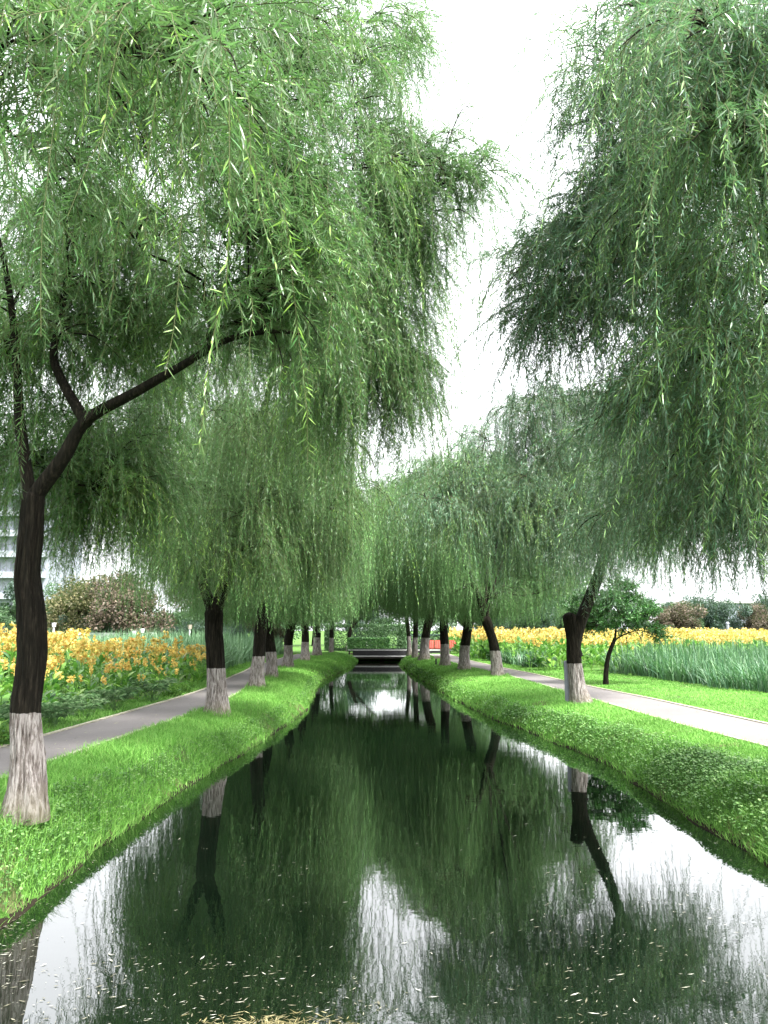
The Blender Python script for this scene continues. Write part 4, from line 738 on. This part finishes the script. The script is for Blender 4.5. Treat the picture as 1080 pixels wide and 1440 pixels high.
def sedge_variant(seed):
    rng = np.random.default_rng(seed); A = Acc(); n = 34
    az = rng.uniform(0, 6.28, n); L = rng.uniform(.35, .75, n)
    D = nrm(np.c_[np.cos(az) * .55, np.sin(az) * .55, np.ones(n)]); P0 = np.c_[rng.normal(0, .08, (n, 2)), np.zeros(n)]
    ST = hang(rng, P0, D, L, 5, np.full(n, 1.6), 0, .05); tubes(A, ST, np.full((n, 6), .004), 3, 0, .4, .4)
    for i in range(n):
        top = ST[i, -1]; m = 15; a = rng.uniform(0, 6.28, m); ll = rng.uniform(.13, .26, m)
        P = np.repeat(top[None], m, 0); d = nrm(np.c_[np.cos(a), np.sin(a), rng.uniform(-.1, .6, m)]); sd = np.c_[-np.sin(a), np.cos(a), np.zeros(m)]
        mid = P + d * ll[:, None] * .5; tip = P + d * ll[:, None] - np.array([0, 0, 1]) * (ll * .35)[:, None]; w = .011
        V = np.stack([P, mid - sd * w / 2, tip, mid + sd * w / 2], 1); b = np.arange(m)[:, None] * 4
        A.add(V.reshape(-1, 3), [b + np.array([[0, 1, 2]]), b + np.array([[0, 2, 3]])], 0, np.repeat(rng.random(m), 4), rng.random())
    return A.mesh('sedge', M['fern'])
SM = [sedge_variant(400 + k) for k in range(4)]
sp = [(-6.1, 13.2), (-6.45, 13.9), (-5.95, 14.4), (-6.3, 15.0), (-5.95, 15.9), (-6.35, 16.3), (-5.85, 17.2), (-7.0, 13.4), (-5.7, 19.4)]
rng = np.random.default_rng(71)
for k, (x, y) in enumerate(sp):
    o = link_mesh('umbrella_sedge', SM[k % 4], None, (x, y, LAWN)); o.rotation_euler = (0, 0, rng.uniform(0, 6)); o.scale = (rng.uniform(.6, .95),) * 3
    tag(o, 'spiky blue green umbrella sedge clump between left path and cannas', 'sedge', 'umbrella sedges beside the left path')
def shrub_variant(seed, rx, h, n, s):
    rng = np.random.default_rng(seed); A = Acc(); v = nrm(rng.normal(0, 1, (n, 3))); v[:, 2] = np.abs(v[:, 2]); q = rng.uniform(.55, 1, n)[:, None]
    c = v * q * np.array([rx, rx, h]) * (1 + .25 * (rng.random((n, 1)) - .5)); d = nrm(v + rng.normal(0, .5, (n, 3))); sd = nrm(np.cross(d, rng.normal(0, 1, (n, 3)))); L = (s * rng.uniform(.6, 1.3, n))[:, None]
    V = np.stack([c, c + d * L * .5 + sd * L * .22, c + d * L, c + d * L * .5 - sd * L * .22], 1); b = np.arange(n)[:, None] * 4
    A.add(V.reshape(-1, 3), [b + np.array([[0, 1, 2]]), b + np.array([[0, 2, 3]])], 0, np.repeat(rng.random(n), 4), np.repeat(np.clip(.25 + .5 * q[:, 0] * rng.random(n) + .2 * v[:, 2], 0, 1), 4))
    st = np.stack([np.zeros((40, 3)), c[:40] * .9], 1); tubes(A, st, np.full((40, 2), .006), 3, 0, .2, .2)
    return A.mesh('low_shrub', M['shrub'])
HM = [shrub_variant(500 + k, .42, .42, 1500, .085) for k in range(3)]
for k, (x, y, s) in enumerate([(-6.05, 12.2, 1.0), (-6.5, 12.6, 1.2), (-6.0, 12.9, .8), (-6.9, 12.0, 1.2), (-6.2, 11.5, 1.0), (-6.7, 11.2, 1.2), (-7.3, 12.8, 1.1), (-6.1, 10.6, .9), (-6.6, 10.2, 1.1), (-5.6, 20.8, .7), (-5.65, 22.0, .7)]):
    o = link_mesh('low_shrub', HM[k % 3], None, (x, y, LAWN - .03)); o.rotation_euler = (0, 0, k * 1.3); o.scale = (s, s, s * .9)
    tag(o, 'low bright green leafy shrub at the outer edge of the left path', 'shrub', 'low shrubs beside the left path')

# ------------------------------------------------------------------ far trees, hedge, building
def far_tree_variant(seed, rx, h, trunk_h, n, s):
    rng = np.random.default_rng(seed); r = empty('far_tree', (0, 0, 0), 'x', 'tree'); A = Acc()
    cl = [(rng.normal(0, rx * .42), rng.normal(0, rx * .42), trunk_h + (h - trunk_h) * rng.uniform(.12, .85), rng.uniform(.25, .45) * rx) for _ in range(22)]
    for cx, cyy, cz, cr in cl:
        m = n // 22; v = nrm(rng.normal(0, 1, (m, 3))) * (rng.random((m, 1)) ** .4); c = v * cr + np.array([cx, cyy, cz]); d = nrm(rng.normal(0, 1, (m, 3)) + v); sd = nrm(np.cross(d, rng.normal(0, 1, (m, 3)))); L = (s * rng.uniform(.5, 1.4, m))[:, None]
        V = np.stack([c - d * L * .5, c + sd * L * .3, c + d * L * .5, c - sd * L * .3], 1)
        A.add(V.reshape(-1, 3), np.arange(m)[:, None] * 4 + np.array([[0, 1, 2, 3]]), 0, np.repeat(rng.random(m), 4), np.repeat(np.clip(rng.normal(.5, .2, m) , 0, 1), 4))
    A.obj('crown', M['bt_green'], r)
    t = Acc(); tubes(t, np.array([[(0, 0, -.1), (.05, 0, trunk_h * .6), (.1, .05, trunk_h + (h - trunk_h) * .3), (.1, .1, h * .85)]]), np.array([[.16, .13, .09, .03]]), 8)
    for cx, cyy, cz, cr in cl[:8]: tubes(t, np.array([[(.08, .03, trunk_h), (cx * .5, cyy * .5, (trunk_h + cz) / 2 + .2), (cx, cyy, cz)]]), np.array([[.06, .04, .015]]), 5)
    t.obj('trunk', M['bark_dark'], r)
    return r
FV = [far_tree_variant(600, 3.0, 5.5, 1.0, 15000, .20), far_tree_variant(601, 2.2, 6.5, 1.2, 13000, .19), far_tree_variant(602, 2.6, 4.2, .5, 15000, .17)]
rng = np.random.default_rng(81); items = []
fm = [('bt_red', 'reddish leaved tree'), ('bt_olive', 'olive brown feathery tree'), ('bt_dark', 'dark blue green tree'), ('bt_green', 'mid green bushy tree')]
for x in np.arange(-40, -7, 1.7):
    k = int(rng.choice([0, 1, 2, 3], p=[.10, .27, .33, .30])); items.append((x + rng.normal(0, .6), 60 + rng.normal(0, 2.0), k, rng.uniform(.72, 1.05), 'beyond the left reeds', 'trees lining the far edge of the left field'))
for x in np.arange(-38, -8, 2.4): items.append((x + rng.normal(0, .6), 56.8 + rng.normal(0, .4), 2, .42, 'in the low hedge beyond the left reeds', 'low bushes hedging the far edge of the left field'))
for x in np.arange(12, 44, 1.9):
    k = int(rng.choice([0, 2, 3], p=[.14, .48, .38])); items.append((x + rng.normal(0, .8), 74 + rng.normal(0, 2), k, rng.uniform(.62, .9), 'beyond the right canna field', 'trees lining the far edge of the right field'))
for x in np.arange(-14, 20, 3.6):
    if -2.6 < x < 1.6: continue
    items.append((x + rng.normal(0, .8), 82 + rng.normal(0, 3), 3 if rng.random() < .75 else 2, rng.uniform(1.2, 1.75), 'added behind the footbridge at the canal end', 'trees closing the far end of the canal'))
items.append((-.3, 84, 3, .72, 'added behind the footbridge at the canal end', 'trees closing the far end of the canal'))  # low tree added to mask bright sky reflected in the canal
first = set()
for x, y, k, s, where, grp in items:
    v = int(rng.integers(3)); mt = {'crown': M[fm[k][0]]}; lab = f'{fm[k][1]} {where}'
    gg = f'{fm[k][1]}s: {grp}'
    if v not in first:
        first.add(v); o = FV[v]; o.location = (x, y, LAWN); o.rotation_euler = (0, 0, rng.uniform(0, 6)); o.scale = (s,) * 3; o['label'] = lab; o['group'] = gg
        for ch in o.children:
            if ch.name.startswith('crown'): ch.material_slots[0].link = 'OBJECT'; ch.material_slots[0].material = mt['crown']
    else: copy_tree(FV[v], (x, y, LAWN), rng.uniform(0, 6), (s, s, s * rng.uniform(.85, 1.1)), lab, gg, None, mt)

def hedge(loc, d, n, s, mat, label):
    rng = np.random.default_rng(int(abs(loc[0] * 10)) + 3); A = Acc(); v = rng.uniform(-.5, .5, (n, 3)); ax = rng.integers(0, 3, n); v[np.arange(n), ax] = np.sign(v[np.arange(n), ax]) * .5 * rng.uniform(.8, 1.04, n); v[:, 2] += .5
    c = v * np.array(d); dd = nrm(rng.normal(0, 1, (n, 3))); sd = nrm(np.cross(dd, rng.normal(0, 1, (n, 3)))); L = (s * rng.uniform(.6, 1.3, n))[:, None]
    V = np.stack([c - dd * L * .5, c + sd * L * .3, c + dd * L * .5, c - sd * L * .3], 1); A.add(V.reshape(-1, 3), np.arange(n)[:, None] * 4 + np.array([[0, 1, 2, 3]]), 0, np.repeat(rng.random(n), 4), np.repeat(rng.random(n), 4))
    tag(A.obj('hedge', mat, None, loc), label, 'hedge')
hedge((-1.2, 61.5, LAWN), (3.2, 1.2, 1.05), 26000, .09, M['broad'], 'dark clipped hedge behind the footbridge')
hedge((-1.5, 64.5, LAWN), (6.5, 1.4, 2.1), 24000, .12, M['bt_green'], 'yellow green hedge behind the dark clipped one')
hedge((4.5, 66, LAWN), (6, 1.2, 1.3), 20000, .12, M['bt_dark'], 'mid green hedge behind the red barriers')

def block(loc, w, d, floors, label, rz=0):
    r = empty('apartment_building', loc, label, 'building', None, rz); H = floors * 3.0
    A = Acc(); A.box((0, 0, H / 2), (w, d, H)); A.obj('wall', M['facade'], r)
    A = Acc(); A.box((0, 0, H + .35), (w + .6, d + .6, .7)); A.obj('roof', M['band'], r)
    for f in range(floors):
        A = Acc(); A.box((0, -d / 2 - .55, f * 3 + .45), (w * .96, 1.1, .9)); b = A.obj('balcony', M['band'], r)
        n = int(w // 3)
        for k in range(n):
            x = -w / 2 + (k + .5) * w / n; A = Acc(); A.box((x, -d / 2 - .02, f * 3 + 1.7), (1.7, .1, 1.5)); wd = A.obj('window', M['glass'], r)
            A = Acc(); A.box((x, -d / 2 - .09, f * 3 + 1.7), (.08, .05, 1.5)); A.obj('mullion', M['white_paint'], wd)
block((-58, 118, LAWN), 19, 12, 9, 'pale apartment block with balconies seen behind the nearest left willow')
block((-84, 132, LAWN), 16, 12, 8, 'more distant pale apartment block beyond the first one', .1)
def shed(loc, w, d, h, label):
    r = empty('low_building', loc, label, 'building'); A = Acc(); A.box((0, 0, h / 2), (w, d, h)); A.obj('wall', M['facade'], r)
    A = Acc(); A.box((0, 0, h + .12), (w + .8, d + .8, .24)); A.obj('roof', M['pale_concrete'], r)
    for k in range(7):
        A = Acc(); A.box((-w / 2 + (k + .5) * w / 7, -d / 2 - .02, h * .55), (w / 12, .1, h * .4)); A.obj('window', M['glass'], r)
shed((43, 100, LAWN), 12, 8, 4.9, 'long low pale roofed building beyond the right field trees')

# ------------------------------------------------------------------ footbridge, barriers, posts, lamp
r = empty('footbridge', (0, 57.0, 0), 'low footbridge with two pale horizontal beams across the canal end', 'footbridge')
A = Acc(); A.box((1.6, .6, .27), (8.4, 1.6, .14)); A.obj('deck', M['dark_concrete'], r)
A = Acc(); A.box((1.6, -.30, .36), (8.4, .14, .07)); A.obj('lower_beam', M['pale_concrete'], r)
A = Acc(); A.box((1.6, -.30, .80), (8.4, .12, .07)); A.obj('handrail', M['pale_concrete'], r)
for x in np.arange(-2.5, 5.8, 1.18):
    A = Acc(); A.box((x, -.30, .58), (.10, .10, .34)); A.obj('baluster', M['dark_metal'], r)
for x in (-2.3, 1.5):
    A = Acc(); A.box((x, .6, -.1), (.5, 1.2, .58)); A.obj('abutment', M['concrete'], r)
A = Acc(); A.box((1.0, .9, .60), (6.6, .06, .55)); A.obj('dark_backing', M['dark_metal'], r)  # sheet added to make the gaps behind the rails dark
for x, lab in ((3.35, 'red barrier panel left of the pale willow trunks behind the footbridge'), (4.15, 'middle red barrier panel behind the far right willows'), (5.25, 'rightmost red barrier panel beside the far right canna field')):
    r = empty('barrier', (x, 58.6, LAWN), lab, 'barrier')
    A = Acc(); A.box((0, 0, .62), (.74, .05, .62)); A.obj('panel', M['red'], r)
    for k in range(5):
        A = Acc(); A.box((-.28 + k * .14, -.04, .62), (.03, .03, .50)); A.obj('bar', M['red_pale'], r)
    for s in (-.3, .3):
        A = Acc(); A.box((s, 0, .15), (.06, .06, .32)); A.box((s, 0, .02), (.08, .4, .05)); A.obj('foot', M['dark_metal'], r)

def cyl(acc, x, y, z0, z1, r0, r1, sides=16):
    tubes(acc, np.array([[(x, y, z0), (x, y, (z0 + z1) / 2), (x, y, z1)]]), np.array([[r0, (r0 + r1) / 2, r1]]), sides)
    a = np.arange(sides) * 2 * math.pi / sides; acc.add(np.c_[x + r1 * np.cos(a), y + r1 * np.sin(a), np.full(sides, z1)], np.arange(sides)[None])
r = empty('post', (4.47, 19.25, LAWN), 'smooth grey round post against the trunk of the bent limbed right willow', 'post')
A = Acc(); cyl(A, 0, 0, -.1, .95, .075, .075); A.obj('shaft', M['grey_paint'], r)
A = Acc(); cyl(A, 0, 0, .952, .985, .08, .06); A.obj('cap', M['grey_paint'], r)
r = empty('lawn_lamp', (2.62, 39.6, LAWN - .06), 'small dark lawn lamp with tan cap on the right bank', 'lamp')
A = Acc(); cyl(A, 0, 0, -.1, .34, .05, .04, 12); A.obj('stem', M['dark_metal'], r)
A = Acc(); A.box((.06, 0, .40), (.30, .2, .10)); A.obj('cap', M['tan'], r)
for k, (x, y, h) in enumerate([(-16.6, 52, 1.35), (-16.05, 52, 1.5), (-12.9, 52, 1.75), (-23.0, 54.5, 1.9)]):
    lab = ['short white post before the left hedge, left of a matching pair', 'taller white post of the pair before the left hedge', 'white lamp post with round head beyond the left reeds', 'white post seen just right of the nearest left trunk'][k]
    r = empty('white_post', (x, y, LAWN), lab, 'post'); A = Acc(); cyl(A, 0, 0, 0, h, .07, .06, 10); A.obj('shaft', M['white_paint'], r)
    A = Acc(); cyl(A, 0, 0, h, h + .28, .12, .16, 10); A.obj('head', M['tan' if k == 2 else 'white_paint'], r)
r = empty('white_post', (29.0, 66, LAWN), 'pale blue grey post at the rear of the right canna field', 'post'); A = Acc(); cyl(A, 0, 0, 0, 2.2, .14, .12, 10); A.obj('shaft', M['facade'], r); A = Acc(); cyl(A, 0, 0, 2.2, 2.35, .17, .1, 10); A.obj('cap', M['facade'], r)
r = empty('low_wall', (-18.5, 54.2, LAWN), 'low white wall in front of the left hedge', 'wall'); A = Acc(); A.box((0, 0, .75), (5.5, .2, 1.5)); A.obj('wall', M['white_paint'], r)

# ------------------------------------------------------------------ what floats on the water
rng = np.random.default_rng(91); A = Acc(); n = 5200
y = 4.7 + rng.gamma(.85, 2.2, n); x = rng.uniform(-3, 3.8, n)
edge = rng.random(n) < .33; y[edge] = rng.uniform(3.5, 10, edge.sum()); x[edge] = at(XL, y[edge]) + rng.gamma(1.2, .28, edge.sum())
ok = (y < 30) & (x > at(XL, y) + .05) & (x < at(XR, y) - .05) & ((vnoise(x, y, .8, 6) * .6 + vnoise(x, y, 2.2, 7) * .4 > np.interp(y, [4.3, 5.5, 7, 14], [.38, .46, .58, .66])) | (rng.random(n) < .12)); x, y = x[ok], y[ok]; n = len(x)
az = rng.normal(0, .7, n); L = np.clip(rng.gamma(2.0, .0105, n), .007, .075); w = L * rng.uniform(.10, .22, n) + .002; d = np.c_[np.cos(az), np.sin(az), np.zeros(n)]; sd = np.c_[-np.sin(az), np.cos(az), np.zeros(n)]; c = np.c_[x, y, np.full(n, .004)]
L = L[:, None]; w = w[:, None]; up = np.array([0, 0, .004])
V = np.stack([c - d * L * .5, c - sd * w * .5 + up * .3, c + d * L * .5 + up, c + sd * w * .5 + up * .3], 1)
A.add(V.reshape(-1, 3), np.arange(n)[:, None] * 4 + np.array([[0, 1, 2, 3]]), 0, np.repeat(rng.random(n), 4), np.repeat(rng.random(n), 4))
tag(A.obj('floating_leaves', M['debris']), 'pale fallen willow leaves floating on the dark water', 'leaves', kind='stuff')
A = Acc(); n = 900; t = rng.normal(0, 1, n); x = -.66 + .30 * t; y = 4.87 + rng.normal(0, .085, n) - .35 * (x + .66) ** 2; az = rng.normal(.1, .8, n); L = rng.uniform(.03, .10, n)[:, None]
d = np.c_[np.cos(az), np.sin(az), rng.normal(0, .12, n)]; sd = np.c_[-np.sin(az), np.cos(az), np.zeros(n)]; c = np.c_[x, y, rng.uniform(.003, .022, n)]
V = np.stack([c - d * L * .5, c - sd * .003, c + d * L * .5, c + sd * .003], 1); A.add(V.reshape(-1, 3), np.arange(n)[:, None] * 4 + np.array([[0, 1, 2, 3]]), 0, np.repeat(rng.random(n), 4), np.repeat(rng.random(n), 4))
tag(A.obj('straw_mat', M['straw']), 'matted yellow straw floating in front of the camera', 'straw', kind='stuff')
def litter(label, seed, ta, tb, n):
    rng = np.random.default_rng(seed); A = Acc(); y = 6 + rng.gamma(1.3, 9, n); y = y[y < 50]; n = len(y); t = rng.beta(.7, .7, n); x = at(ta, y) * t + at(tb, y) * (1 - t)
    az = rng.uniform(0, 6.28, n); L = rng.uniform(.04, .10, n)[:, None]; d = np.c_[np.cos(az), np.sin(az), rng.normal(0, .12, n)]; sd = np.c_[-np.sin(az), np.cos(az), np.zeros(n)]; c = np.c_[x, y, np.full(n, LAWN + .016)]
    V = np.stack([c - d * L * .5, c - sd * L * .09, c + d * L * .5, c + sd * L * .09], 1); A.add(V.reshape(-1, 3), np.arange(n)[:, None] * 4 + np.array([[0, 1, 2, 3]]), 0, np.repeat(rng.random(n), 4), np.repeat(rng.random(n), 4))
    tag(A.obj('leaf_litter', M['litter']), label, 'leaves', kind='stuff')
M['litter'] = leaf_mat('dropped leaf', [(0, (.07, .055, .025)), (.5, (.16, .14, .05)), (1, (.24, .24, .10))], None, .1)
litter('dropped willow leaves lying on the left path', 95, LPO, LPI, 700)
litter('dropped willow leaves lying on the right path', 96, RPI, RPO, 600)
